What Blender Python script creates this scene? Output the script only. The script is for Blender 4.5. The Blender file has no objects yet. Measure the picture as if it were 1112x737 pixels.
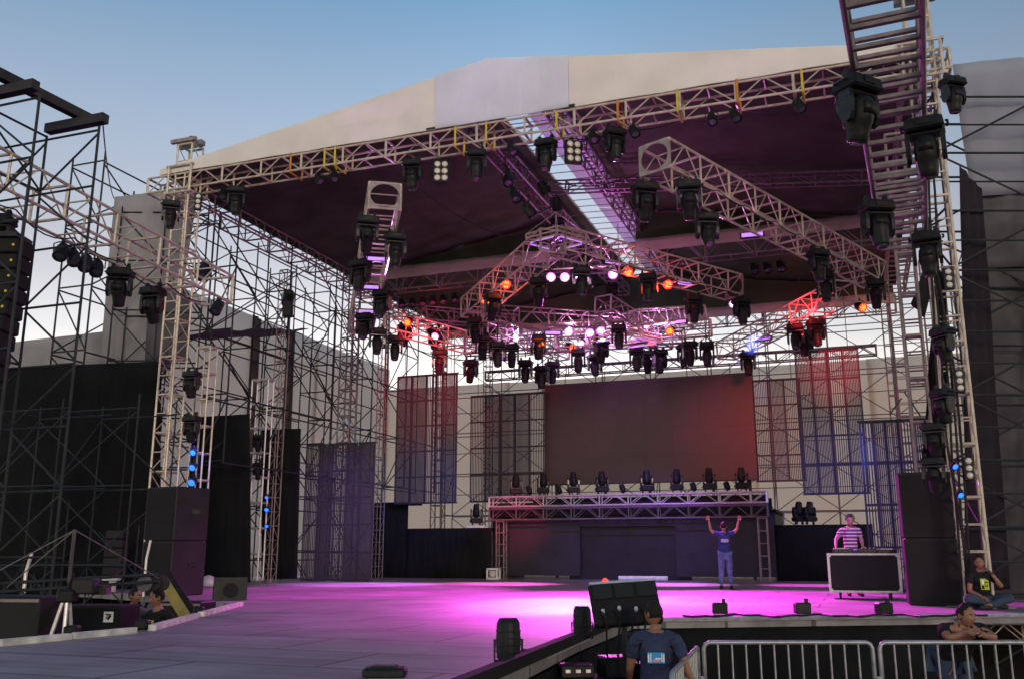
SPOT, SPOT2 = 1.55, 1.6
SUN_EL, SUN_AZ, SUNS, SUNANG = 9, 165, .75, 10
SKYS, SKYMIX, DUST, EXPO = .12, .85, 1.5, 0
import bpy, math, random
from mathutils import Vector, Matrix, Euler
R = math.radians
random.seed(7)
scene = bpy.context.scene
COL = scene.collection

# ------------------------------------------------------------------ camera geometry
CAMP = Vector((0, 0, 2.1)); TH = R(12.8); FPX = 1018.0; CX, CY = 556.0, 368.5
FWD = Vector((0, math.cos(TH), math.sin(TH))); UPV = Vector((0, -math.sin(TH), math.cos(TH))); RT = Vector((1, 0, 0))
A20 = R(20.0)
EX = Vector((math.cos(A20), -math.sin(A20), 0)); EY = Vector((math.sin(A20), math.cos(A20), 0)); EZ = Vector((0, 0, 1))
C0 = Vector((-.47, 20.78, 0)); ZS = 1.15          # stage axes, stage floor height
def W(u, v, z): return C0 + EX*u + EY*v + EZ*z
def ray(px, py): return FWD + RT*((px-CX)/FPX) + UPV*(-(py-CY)/FPX)
def P(px, py, d): return CAMP + ray(px, py)*d
def Pz(px, py, z=ZS):
    r = ray(px, py); return CAMP + r*((z-CAMP.z)/r.z)
def Pv(px, py, v):
    r = ray(px, py); return CAMP + r*((v-(CAMP-C0).dot(EY))/r.dot(EY))
def proj(p):
    q = p-CAMP; d = q.dot(FWD); return CX+FPX*q.dot(RT)/d, CY-FPX*q.dot(UPV)/d, d
def uv(p): return (p-C0).dot(EX), (p-C0).dot(EY)

# ------------------------------------------------------------------ materials
def mat(name, col, rough=.6, metal=0, var=.12, scale=4, bump=0, emit=None, es=0, coat=0, sub=None):
    m = bpy.data.materials.new(name); m.use_nodes = True
    nt = m.node_tree; b = nt.nodes['Principled BSDF']
    b.inputs['Roughness'].default_value = rough; b.inputs['Metallic'].default_value = metal
    if max(col[:3]) < .06 and not emit: b.inputs['Specular IOR Level'].default_value = .22
    if coat: b.inputs['Coat Weight'].default_value = coat
    tc = nt.nodes.new('ShaderNodeTexCoord')
    n = nt.nodes.new('ShaderNodeTexNoise'); n.inputs['Scale'].default_value = scale; n.inputs['Detail'].default_value = 6
    nt.links.new(tc.outputs['Object'], n.inputs['Vector'])
    r = nt.nodes.new('ShaderNodeValToRGB')
    c = Vector(col[:3])
    r.color_ramp.elements[0].position = .3; r.color_ramp.elements[1].position = .72
    r.color_ramp.elements[0].color = (*(c*(1-var*1.6)), 1); r.color_ramp.elements[1].color = (*[min(1, x*(1+var)) for x in c], 1)
    nt.links.new(n.outputs['Fac'], r.inputs['Fac']); nt.links.new(r.outputs['Color'], b.inputs['Base Color'])
    rr = nt.nodes.new('ShaderNodeMapRange'); rr.inputs['To Min'].default_value = max(.05, rough-.12); rr.inputs['To Max'].default_value = min(1, rough+.12)
    nt.links.new(n.outputs['Fac'], rr.inputs['Value']); nt.links.new(rr.outputs['Result'], b.inputs['Roughness'])
    if bump:
        bp = nt.nodes.new('ShaderNodeBump'); bp.inputs['Strength'].default_value = bump; bp.inputs['Distance'].default_value = .02
        n2 = nt.nodes.new('ShaderNodeTexNoise'); n2.inputs['Scale'].default_value = scale*5
        nt.links.new(tc.outputs['Object'], n2.inputs['Vector'])
        nt.links.new(n2.outputs['Fac'], bp.inputs['Height']); nt.links.new(bp.outputs['Normal'], b.inputs['Normal'])
    if emit:
        b.inputs['Emission Color'].default_value = (*emit, 1); b.inputs['Emission Strength'].default_value = es
    return m
def cloth(name, col, trans=0, fold=3.0, var=.15, rough=.9, bump=.5):
    """hanging fabric: soft folds by bump, optional translucency"""
    m = mat(name, col, rough, 0, var, 1.2)
    nt = m.node_tree; b = nt.nodes['Principled BSDF']; out = nt.nodes['Material Output']
    b.inputs['Specular IOR Level'].default_value = .12
    tc = nt.nodes.new('ShaderNodeTexCoord'); mp = nt.nodes.new('ShaderNodeMapping'); mp.inputs['Scale'].default_value = (fold, fold, fold*.18)
    n = nt.nodes.new('ShaderNodeTexNoise'); n.inputs['Scale'].default_value = 1; n.inputs['Detail'].default_value = 3
    nt.links.new(tc.outputs['Object'], mp.inputs['Vector']); nt.links.new(mp.outputs['Vector'], n.inputs['Vector'])
    bp = nt.nodes.new('ShaderNodeBump'); bp.inputs['Strength'].default_value = bump; bp.inputs['Distance'].default_value = .12
    nt.links.new(n.outputs['Fac'], bp.inputs['Height']); nt.links.new(bp.outputs['Normal'], b.inputs['Normal'])
    if trans:
        t = nt.nodes.new('ShaderNodeBsdfTranslucent'); t.inputs['Color'].default_value = (*col, 1)
        mx = nt.nodes.new('ShaderNodeMixShader'); mx.inputs[0].default_value = trans
        nt.links.new(b.outputs[0], mx.inputs[1]); nt.links.new(t.outputs[0], mx.inputs[2]); nt.links.new(mx.outputs[0], out.inputs[0])
    return m
M = {}
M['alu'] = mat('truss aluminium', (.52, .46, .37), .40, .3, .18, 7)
M['alu_dark'] = mat('dark truss aluminium', (.26, .21, .20), .5, .3, .2, 7)  # darker tone of the truss aluminium
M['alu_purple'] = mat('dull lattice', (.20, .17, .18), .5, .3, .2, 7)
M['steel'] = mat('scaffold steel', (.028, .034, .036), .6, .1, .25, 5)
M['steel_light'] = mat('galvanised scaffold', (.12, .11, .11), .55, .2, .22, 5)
M['beam'] = mat('dark beam', (.035, .035, .04), .75, 0, .25, 4, .2)
M['black'] = mat('black housing', (.011, .012, .013), .48, 0, .2, 9)
M['black_gloss'] = mat('black plastic', (.014, .015, .017), .28, 0, .2, 9, coat=.2)
M['black_matt'] = mat('matt black paint', (.009, .009, .010), .8, 0, .25, 5, .1)
M['glass'] = mat('front lens', (.05, .06, .075), .08, 0, .1, 3, coat=.6)
M['lens_white'] = mat('frosted lamp lens', (.62, .6, .52), .22, 0, .1, 6, coat=.4)
M['on_magenta'] = mat('lit magenta lens', (.9, .5, .9), .3, emit=(1, .70, 1), es=12)
M['on_white'] = mat('lit pinkish white lens', (.9, .8, .9), .3, emit=(1, .8, 1), es=10)
M['on_red'] = mat('lit red lens', (.9, .1, .04), .3, emit=(1, .03, .012), es=2.4)
M['on_orange'] = mat('lit orange core', (.9, .3, .04), .3, emit=(1, .17, .015), es=4.2)
M['halo_magenta'] = mat('magenta lens halo', (.9, .3, .9), .3, emit=(1, .2, .9), es=2.2)
M['on_blue'] = mat('lit blue lens', (.05, .2, .9), .3, emit=(.012, .10, 1), es=3.2)
M['on_violet'] = mat('lit violet tube', (.5, .25, .8), .3, emit=(.50, .24, .80), es=1.0)
M['roof_white'] = cloth('cream roof fabric', (.87, .85, .80), .35, .8, .06, bump=.6)
M['roof_clear'] = cloth('translucent white sheet', (.86, .90, .96), .5, 1.6, .06, bump=1.0)
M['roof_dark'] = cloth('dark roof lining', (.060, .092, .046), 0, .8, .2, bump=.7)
M['valance'] = cloth('pale hem fabric', (.62, .56, .52), .5, 3, .12)
M['drape'] = cloth('black stage drape', (.010, .011, .012), 0, 5, .25, bump=.8)
M['tarp'] = cloth('grey tarpaulin', (.82, .78, .74), .85, 2.2, .10, bump=.7)
M['tarp_backlit'] = cloth('backlit pale tarpaulin', (.95, .86, .77), .95, 2.2, .08, bump=.6)  # paler, creamier copy of the tarpaulin, imitating backlight in its colour
M['tarp_mid'] = cloth('mid grey tarpaulin', (.44, .44, .45), .45, 2.0, .16, bump=.9)
M['tarp_blue'] = cloth('pale blue grey tarpaulin', (.42, .45, .52), .45, 1.2, .10, bump=.4)
M['tarp_dark'] = cloth('dark grey tarpaulin', (.12, .12, .13), .15, 2, .2)
M['tarp_brown'] = cloth('dark folded cloth', (.22, .18, .165), .4, 2, .2)
M['net'] = cloth('dark shade net', (.030, .027, .035), .1, 3, .2)
M['net_grey'] = cloth('dark grey scaffold net', (.11, .105, .115), .15, 3, .3)
M['mesh'] = mat('grey screen slats', (.048, .044, .058), .6, .1, .12, 3)
M['screen'] = mat('dark display face', (.062, .038, .036), .5, 0, .12, 2)
M['facade'] = mat('riser front panels', (.030, .027, .036), .55, 0, .2, 1.5)
M['facade_dark'] = mat('riser centre panel', (.020, .019, .024), .5, 0, .2, 1.5)
M['speaker'] = mat('speaker grille', (.012, .012, .013), .7, 0, .3, 40, .3)
M['case'] = mat('case black board', (.013, .015, .015), .55, 0, .18, 3)
M['case_side'] = mat('speaker side board', (.022, .02, .024), .6, 0, .18, 3)
M['metal_edge'] = mat('aluminium edging', (.55, .54, .55), .35, .5, .15, 10)
M['barrier'] = mat('galvanised barrier', (.33, .35, .36), .45, .55, .2, 9)
M['white'] = mat('white paint', (.70, .69, .66), .5, 0, .12, 6)
M['white_edge'] = mat('white edge board', (.62, .62, .56), .6, 0, .25, 5)
M['yellow'] = mat('yellow strap', (.55, .45, .03), .7, 0, .15, 5)
M['yellow_dull'] = mat('yellow board', (.32, .24, .05), .7, 0, .2, 5)
M['orange'] = mat('orange strap', (.5, .2, .02), .7, 0, .15, 5)
M['green'] = mat('green strap', (.015, .10, .02), .7, 0, .15, 5)
M['cable'] = mat('black cable', (.012, .012, .013), .6)
M['cable_blue'] = mat('blue cable', (.02, .16, .26), .55)
M['skin'] = mat('skin', (.36, .185, .115), .5, 0, .10, 12)
M['skin_dark'] = mat('brown skin', (.25, .12, .07), .5, 0, .10, 12)
M['hair'] = mat('black hair', (.012, .010, .009), .6, 0, .3, 60, .4)
M['navy'] = mat('navy cotton', (.020, .032, .085), .85, 0, .3, 7, 1.0)
M['navy_blue'] = mat('blue cotton', (.022, .045, .19), .85, 0, .3, 7, 1.0)
M['jeans'] = mat('blue denim', (.13, .20, .42), .85, 0, .35, 7, 1.0)
M['jeans_dark'] = mat('dark denim', (.03, .05, .085), .85, 0, .2, 10, .3)
M['tee_black'] = mat('black cotton', (.014, .014, .016), .85, 0, .3, 7, 1.0)
M['tee_grey'] = mat('grey cotton', (.10, .10, .10), .85, 0, .2, 12, .3)
M['shoe'] = mat('dark shoe', (.03, .025, .025), .6)
M['eye'] = mat('eye white', (.34, .31, .29), .3)
M['print_yellow'] = mat('yellow green print', (.45, .50, .04), .8)
M['print_blue'] = mat('blue print', (.03, .28, .55), .8)
M['print_white'] = mat('white print', (.75, .75, .78), .8)
M['print_pink'] = mat('pink print', (.65, .25, .35), .8)
# striped shirt
def stripes():
    m = mat('striped knit', (.4, .25, .3), .85)
    nt = m.node_tree; b = nt.nodes['Principled BSDF']
    tc = nt.nodes.new('ShaderNodeTexCoord'); sx = nt.nodes.new('ShaderNodeSeparateXYZ'); nt.links.new(tc.outputs['Object'], sx.inputs[0])
    mu = nt.nodes.new('ShaderNodeMath'); mu.operation = 'MULTIPLY'; mu.inputs[1].default_value = 2*math.pi/.075; nt.links.new(sx.outputs['Z'], mu.inputs[0])
    si = nt.nodes.new('ShaderNodeMath'); si.operation = 'SINE'; nt.links.new(mu.outputs[0], si.inputs[0])
    r = nt.nodes.new('ShaderNodeValToRGB'); r.color_ramp.interpolation = 'CONSTANT'
    r.color_ramp.elements[0].position = 0; r.color_ramp.elements[0].color = (.14, .045, .07, 1)
    r.color_ramp.elements[1].position = .5; r.color_ramp.elements[1].color = (.62, .52, .55, 1)
    nt.links.new(si.outputs[0], r.inputs[0]); nt.links.new(r.outputs[0], b.inputs['Base Color'])
    return m
M['stripe'] = stripes()
# stage deck: painted boards with seams, scuffs
def deck():
    m = bpy.data.materials.new('stage deck paint'); m.use_nodes = True; nt = m.node_tree; b = nt.nodes['Principled BSDF']
    tc = nt.nodes.new('ShaderNodeTexCoord'); mp = nt.nodes.new('ShaderNodeMapping'); mp.inputs['Rotation'].default_value = (0, 0, A20)
    nt.links.new(tc.outputs['Object'], mp.inputs['Vector'])
    br = nt.nodes.new('ShaderNodeTexBrick'); br.inputs['Scale'].default_value = 1; br.inputs['Brick Width'].default_value = 2.44; br.inputs['Row Height'].default_value = 1.22
    br.inputs['Mortar Size'].default_value = .026; br.inputs['Mortar Smooth'].default_value = .4; br.offset = .5
    br.inputs['Color1'].default_value = (.235, .225, .235, 1); br.inputs['Color2'].default_value = (.205, .195, .205, 1); br.inputs['Mortar'].default_value = (.05, .045, .05, 1)
    nt.links.new(mp.outputs['Vector'], br.inputs['Vector'])
    n = nt.nodes.new('ShaderNodeTexNoise'); n.inputs['Scale'].default_value = 1.1; n.inputs['Detail'].default_value = 8; nt.links.new(mp.outputs['Vector'], n.inputs['Vector'])
    st = nt.nodes.new('ShaderNodeMapping'); st.inputs['Scale'].default_value = (.35, 5, 1); nt.links.new(mp.outputs['Vector'], st.inputs['Vector'])
    n2 = nt.nodes.new('ShaderNodeTexNoise'); n2.inputs['Scale'].default_value = 1.3; n2.inputs['Detail'].default_value = 5; nt.links.new(st.outputs['Vector'], n2.inputs['Vector'])
    ad = nt.nodes.new('ShaderNodeMath'); ad.operation = 'ADD'; nt.links.new(n.outputs['Fac'], ad.inputs[0]); nt.links.new(n2.outputs['Fac'], ad.inputs[1])
    mr = nt.nodes.new('ShaderNodeMapRange'); mr.inputs['From Min'].default_value = .6; mr.inputs['From Max'].default_value = 1.4; mr.inputs['To Min'].default_value = .45; mr.inputs['To Max'].default_value = 1.35
    nt.links.new(ad.outputs[0], mr.inputs['Value'])
    mx = nt.nodes.new('ShaderNodeMix'); mx.data_type = 'RGBA'; mx.blend_type = 'MULTIPLY'; mx.inputs[0].default_value = 1
    nt.links.new(br.outputs['Color'], mx.inputs[6]); nt.links.new(mr.outputs['Result'], mx.inputs[7]); nt.links.new(mx.outputs[2], b.inputs['Base Color'])
    m2 = nt.nodes.new('ShaderNodeMapRange'); m2.inputs['To Min'].default_value = .38; m2.inputs['To Max'].default_value = .62; nt.links.new(n2.outputs['Fac'], m2.inputs['Value']); nt.links.new(m2.outputs['Result'], b.inputs['Roughness'])
    bp = nt.nodes.new('ShaderNodeBump'); bp.inputs['Strength'].default_value = .25; bp.inputs['Distance'].default_value = .01; nt.links.new(n2.outputs['Fac'], bp.inputs['Height']); nt.links.new(bp.outputs['Normal'], b.inputs['Normal'])
    return m
M['deck'] = deck()
M['asphalt'] = mat('asphalt', (.045, .045, .048), .9, 0, .3, 2.5, .4)

# ------------------------------------------------------------------ mesh builder
class MB:
    def __init__(s): s.v = []; s.f = []; s.m = []; s.mi = 0
    def add(s, vs, fs):
        o = len(s.v); s.v += [Vector(v) for v in vs]; s.f += [tuple(i+o for i in f) for f in fs]; s.m += [s.mi]*len(fs); return s
    def frame(s, c, ax, ay, az):
        """box with centre c and half-axes ax, ay, az"""
        c = Vector(c); vs = [c+ax*i+ay*j+az*k for i in (-1, 1) for j in (-1, 1) for k in (-1, 1)]
        return s.add(vs, [(0, 1, 3, 2), (4, 6, 7, 5), (0, 4, 5, 1), (2, 3, 7, 6), (0, 2, 6, 4), (1, 5, 7, 3)])
    def box(s, c, sx, sy, sz): return s.frame(c, Vector((sx/2, 0, 0)), Vector((0, sy/2, 0)), Vector((0, 0, sz/2)))
    def cbox(s, c, sx, sy, sz, b=.02, tx=1, ty=1):
        """chamfered box, top scaled by tx, ty"""
        x, y, z = sx/2, sy/2, sz/2; c = Vector(c)
        def ring(xx, yy, zz, bb): return [Vector(p)+c for p in ((-xx+bb, -yy, zz), (xx-bb, -yy, zz), (xx, -yy+bb, zz), (xx, yy-bb, zz), (xx-bb, yy, zz), (-xx+bb, yy, zz), (-xx, yy-bb, zz), (-xx, -yy+bb, zz))]
        rs = [ring(x-b, y-b, -z, b), ring(x, y, -z+b, b), ring(x*tx, y*ty, z-b, b), ring(x*tx-b, y*ty-b, z, b)]
        return s.loft(rs)
    def loft(s, rs, cap=True, closed=True):
        n = len(rs[0]); o = len(s.v); fs = []
        for k in range(len(rs)-1):
            for i in range(n if closed else n-1):
                j = (i+1) % n; fs.append((k*n+i, k*n+j, (k+1)*n+j, (k+1)*n+i))
        if cap: fs += [tuple(range(n-1, -1, -1)), tuple((len(rs)-1)*n+i for i in range(n))]
        return s.add([p for r in rs for p in r], fs)
    def tube(s, p0, p1, r, n=6, r1=None):
        p0, p1 = Vector(p0), Vector(p1); d = p1-p0
        if d.length < 1e-6: return s
        d.normalize(); a = d.orthogonal().normalized(); b = d.cross(a); r1 = r if r1 is None else r1
        ring = lambda p, q: [p+(a*math.cos(2*math.pi*i/n)+b*math.sin(2*math.pi*i/n))*q for i in range(n)]
        return s.loft([ring(p0, r), ring(p1, r1)])
    def path(s, pts, r, n=6):
        pts = [Vector(p) for p in pts]; rs = []; a = None
        for i, p in enumerate(pts):
            d = (pts[min(i+1, len(pts)-1)]-pts[max(i-1, 0)]).normalized()
            if a is None: a = d.orthogonal().normalized()
            a = (a-d*a.dot(d)).normalized(); b = d.cross(a)
            rs.append([p+(a*math.cos(2*math.pi*k/n)+b*math.sin(2*math.pi*k/n))*r for k in range(n)])
        return s.loft(rs)
    def lathe(s, prof, c=(0, 0, 0), axis='z', n=16):
        """prof: list of (radius, height)"""
        c = Vector(c); rs = []
        for r, h in prof:
            ring = []
            for i in range(n):
                x, y = r*math.cos(2*math.pi*i/n), r*math.sin(2*math.pi*i/n)
                ring.append(c+(Vector((x, y, h)) if axis == 'z' else Vector((h, x, y)) if axis == 'x' else Vector((y, h, x))))
            rs.append(ring)
        return s.loft(rs)
    def quad(s, a, b, c, d): return s.add([a, b, c, d], [(0, 1, 2, 3)])
    def sheet(s, a, b, c, d, nu=12, nv=8, amp=0.0, thick=.012, seed=0, sag=0.0):
        """cloth between corners a(bottom left) b(bottom right) c(top right) d(top left), rippled, with thickness"""
        a, b, c, d = map(Vector, (a, b, c, d)); nrm = (b-a).cross(d-a).normalized(); rnd = random.Random(seed)
        ph = [rnd.uniform(0, 6.28) for _ in range(6)]; o = len(s.v); vs = []
        for side in (0, 1):
            for j in range(nv+1):
                for i in range(nu+1):
                    u, v = i/nu, j/nv; p = (a*(1-u)+b*u)*(1-v)+(d*(1-u)+c*u)*v
                    w = amp*(math.sin(u*nu*1.9+ph[0])*.6+math.sin(u*nu*.8+v*3+ph[1])*.5+math.sin(v*nv*.9+ph[2])*.25)
                    w += sag*(4*u*(1-u))*(4*v*(1-v))
                    vs.append(p+nrm*(w+side*thick))
        n = (nu+1)*(nv+1); fs = []
        for j in range(nv):
            for i in range(nu):
                q = j*(nu+1)+i; fs.append((q, q+nu+1, q+nu+2, q+1)); fs.append((n+q, n+q+1, n+q+nu+2, n+q+nu+1))
        edge = [i for i in range(nu+1)]+[(j)*(nu+1)+nu for j in range(1, nv+1)]+[nv*(nu+1)+i for i in range(nu-1, -1, -1)]+[j*(nu+1) for j in range(nv-1, 0, -1)]
        for k in range(len(edge)):
            e, g = edge[k], edge[(k+1) % len(edge)]; fs.append((e, g, n+g, n+e))
        return s.add(vs, fs)
    def build(s, name, m, parent=None, world=True, smooth=False):
        me = bpy.data.meshes.new(name); vs = s.v; loc = None
        if parent is not None and world:
            inv = wm(parent).inverted(); vs = [inv @ v for v in vs]
        elif parent is None:
            lo = [min(v[i] for v in vs) for i in range(3)]; hi = [max(v[i] for v in vs) for i in range(3)]
            loc = Vector(((lo[0]+hi[0])/2, (lo[1]+hi[1])/2, lo[2])); vs = [v-loc for v in vs]
        me.from_pydata([tuple(v) for v in vs], [], s.f)
        for x in (m if isinstance(m, (list, tuple)) else [m]): me.materials.append(x)
        if isinstance(m, (list, tuple)): me.polygons.foreach_set('material_index', s.m)
        if smooth: me.polygons.foreach_set('use_smooth', [True]*len(me.polygons)); 
        me.update()
        o = bpy.data.objects.new(name, me); COL.objects.link(o)
        if parent is not None: o.parent = parent
        else: o.location = loc
        return o
def wm(o):
    m = Matrix.LocRotScale(o.location, o.rotation_euler, o.scale)
    return wm(o.parent) @ m if o.parent else m
def tag(o, label=None, cat=None, group=None, kind=None):
    if label: o['label'] = label
    if cat: o['category'] = cat
    if group: o['group'] = group
    if kind: o['kind'] = kind
    return o
def thing(name, label, cat, loc=(0, 0, 0), rotz=0, group=None, rot=None):
    o = bpy.data.objects.new(name, None); COL.objects.link(o); o.empty_display_size = .2
    o.location = loc; o.rotation_euler = rot if rot else (0, 0, rotz)
    return tag(o, label, cat, group)
def copy_tree(o, parent=None):
    c = o.copy(); COL.objects.link(c)
    if parent is not None: c.parent = parent
    for ch in kids(o):
        if not ch.name.startswith('drop_pole'): copy_tree(ch, c)
    return c
def kids(o): return list(o.children)
ORD = ['first', 'second', 'third', 'fourth', 'fifth', 'sixth', 'seventh', 'eighth', 'ninth', 'tenth', 'eleventh', 'twelfth']

# ------------------------------------------------------------------ truss
class Truss: pass
def truss(label, p0, p1, w=.7, h=.6, bay=.62, up=EZ, m='alu', r=.03, rl=.018, group='aluminium lighting trusses', ends='frame', cat='truss', name='lighting_truss', diag=True):
    p0, p1 = Vector(p0), Vector(p1); L = (p1-p0).length; d = (p1-p0)/L; a = d.cross(up).normalized(); b = a.cross(d).normalized()
    T = Truss(); T.p0, T.p1, T.d, T.a, T.b, T.w, T.h, T.L = p0, p1, d, a, b, w, h, L
    root = thing(name, label, cat, (p0+p1)/2 if abs(d.z) < .7 else (p0 if p0.z < p1.z else p1), 0, group); T.root = root
    pt = lambda t, i, j: p0+d*t+a*(i*w/2)+b*(j*h/2)
    for i, j in ((-1, -1), (1, -1), (1, 1), (-1, 1)):
        MB().tube(pt(0, i, j), pt(L, i, j), r, 8).build('chord', M[m], root)
    n = max(2, round(L/bay)); s = L/n
    for f in range(4):
        mb = MB()
        c = [((-1, -1), (-1, 1)), ((1, -1), (1, 1)), ((-1, -1), (1, -1)), ((-1, 1), (1, 1))][f]
        for k in range(n+1):
            if k % 2 == 0 or (f > 1 and not diag): mb.tube(pt(k*s, *c[0]), pt(k*s, *c[1]), rl*(1.6 if f > 1 or k % 4 == 0 else 1.35), 5)
            if f > 1 and diag and k % 2 == 1: mb.tube(pt(k*s, *c[0]), pt(k*s, *c[1]), rl, 5)
            if f < 2 and k < n and diag: mb.tube(pt(k*s+s*.06, *c[k % 2]), pt((k+1)*s-s*.06, *c[(k+1) % 2]), rl*.85, 5)
        mb.build('lattice', M[m], root)
    if ends:
        for t, sg in ((-.012, -1), (L+.012, 1)):
            if ends == 'frame':
                mb = MB()
                for q in range(4):
                    e = [(-1, -1), (1, -1), (1, 1), (-1, 1)]; i0, i1 = e[q], e[(q+1) % 4]; mb.tube(pt(t, *i0), pt(t, *i1), r*1.05, 6)
            else:      # gusset plate with a round opening
                mb = MB(); N = 24; out = []; inn = []
                for q in range(N):
                    an = 2*math.pi*(q+.5)/N; x, y = math.cos(an), math.sin(an); k = 1/max(abs(x), abs(y))
                    out.append((x*k*(w/2+r), y*k*(h/2+r))); inn.append((x*w*.46, y*h*.46))
                rs = [[p0+d*(t+q)+a*x+b*y for x, y in lst] for lst, q in ((inn, -.012), (out, -.012), (out, .012), (inn, .012))]
                rs.append(rs[0]); mb.loft(rs, cap=False)
            mb.build('end_frame' if ends == 'frame' else 'end_plate', M[m if ends == 'frame' else 'alu_dark'], root)
    return T
def at_px(T, px, lo=0., hi=1.):
    """point of the truss axis that the picture shows at column px"""
    f = lambda t: proj(T.p0+(T.p1-T.p0)*t)[0]-px
    best = min((abs(f(lo+(hi-lo)*k/400)), lo+(hi-lo)*k/400) for k in range(401)); return best[1]
def at_py(T, py, lo=0., hi=1.):
    f = lambda t: proj(T.p0+(T.p1-T.p0)*t)[1]-py
    best = min((abs(f(lo+(hi-lo)*k/400)), lo+(hi-lo)*k/400) for k in range(401)); return best[1]
def tp(T, t, i=0, j=-1): return T.p0+(T.p1-T.p0)*t+T.a*(i*T.w/2)+T.b*(j*T.h/2)

# ------------------------------------------------------------------ scaffold
def scaffold(label, a, b, dep, z0, z1, lev=2.0, m='steel', r=.026, last=True, group='steel scaffold bays', diag=1, name='scaffold_bay', first=True, dens=1, off=.35):
    """one bay between ground points a and b, second row offset by dep"""
    a, b = Vector(a), Vector(b); a.z = b.z = 0; root = thing(name, label, 'scaffold', ((a+b+dep)/2)+EZ*z0, 0, group)
    rnd = random.Random(int(a.x*100+b.y*37))
    q = lambda p, z: Vector((p.x, p.y, z))
    posts = ([a, a+dep] if first else [])+([b, b+dep] if last else [])
    for p in posts: MB().tube(q(p, z0), q(p, z1+off), r*1.1, 6).build('post', M[m], root)
    n = max(1, round((z1-z0)/lev)); s = (z1-z0)/n
    for k in range(n+1):
        z = z0+s*k+.02
        if k > 0 or z0 > .5:
            for o in (Vector(), dep): MB().tube(q(a+o, z), q(b+o, z), r, 5).build('ledger', M[m], root)
            MB().tube(q(a, z+.06), q(a+dep, z+.06), r, 5).build('transom', M[m], root)
            if dens > 1 and k < n: MB().tube(q(a, z+s/2), q(b, z+s/2), r*.8, 5).build('ledger', M[m], root)
        if k < n:
            up = (k % 2 == 0) == (diag > 0)
            for o in ((Vector(), dep) if dens else (Vector(),)):
                p, e = (a, b) if up else (b, a); up = not up
                MB().tube(q(p+o, z0+s*k+.08), q(e+o, z0+s*(k+1)-.04), r*.9, 5).build('brace', M[m], root)
            if k % 2 == 0: MB().tube(q(a, z0+s*k+.08), q(a+dep, z0+s*(k+1)), r*.9, 5).build('brace', M[m], root)
    return root
def tarp(label, a, b, c, d, m='tarp', amp=.05, nu=18, nv=10, cat='tarpaulin', name='tarpaulin', seed=1, group=None, sag=0):
    return tag(MB().sheet(a, b, c, d, nu, nv, amp, .01, seed, sag).build(name, M[m], smooth=True), label, cat, group)

# ------------------------------------------------------------------ ground, stage
tag(MB().add([(-400, -60, 0), (400, -60, 0), (400, 900, 0), (-400, 900, 0)], [(0, 1, 2, 3)]).build('ground', M['asphalt']), kind='structure')
# stage deck outline, counter-clockwise from the runway's near right corner
FL = [Pz(582, 712), Pz(626, 692), Pz(688, 670), Pz(740, 669.5), Pz(900, 667.5), Pz(1112, 665), Pz(1112, 665)+Vector((6, -.6, 0))]
NEAR = [Pz(0, 699)+(Pz(0, 699)-Pz(262, 656))*.62, None]
rd = (FL[0]-FL[1]).normalized(); NEAR[1] = FL[0]+rd*3.6
NEAR[0] = Vector((-5.9, 5.2, ZS)); 
out = [NEAR[0], NEAR[1]]+FL+[W(15.5, 19.5, ZS), W(-16, 19.5, ZS), W(-16, 2.2, ZS), Pz(150, 644.5), Pz(262, 656), Pz(160, 683.5), Pz(0, 699)]
n = len(out); TK = .16
mb = MB(); mb.add([p for p in out]+[p-EZ*TK for p in out], [tuple(range(n)), tuple(range(2*n-1, n-1, -1))]+[(i, i+n, (i+1) % n+n, (i+1) % n) for i in range(n)])
tag(mb.build('stage_deck', M['deck']), kind='structure')
# black skirt below the front lip on the right, with legs behind it
def skirt(pts, label, seed):
    root = thing('stage_skirt', label, 'skirt', (pts[0]+pts[-1])/2-EZ*ZS, 0)
    for k in range(len(pts)-1):
        a, b = pts[k], pts[k+1]; nrm = (b-a).cross(EZ).normalized()*-.06
        MB().sheet(Vector((a.x, a.y, .02))+nrm, Vector((b.x, b.y, .02))+nrm, b-EZ*TK+nrm, a-EZ*TK+nrm, 24, 4, .018, .006, seed+k).build('cloth_run', M['drape'], root, smooth=True)
skirt([FL[2], FL[3], FL[4]+(FL[5]-FL[4])*.55], 'black cloth skirt hanging below the stage lip behind the metal barriers', 3)
skirt([Pz(0, 699), Pz(160, 683.5), Pz(262, 656)], 'black cloth skirt along the left edge of the runway above the pit', 9)
skirt([FL[2], FL[1], FL[0], NEAR[1]], 'black cloth skirt under the right edge of the runway behind the floor lamps', 13)
# aluminium lip along the right stage front
tag(MB().path([p+Vector((0, -.03, -.035)) for p in FL[2:]], .035, 6).build('stage_lip_rail', M['metal_edge']), 'aluminium rail along the front lip of the stage, above the black skirt', 'rail')
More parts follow.
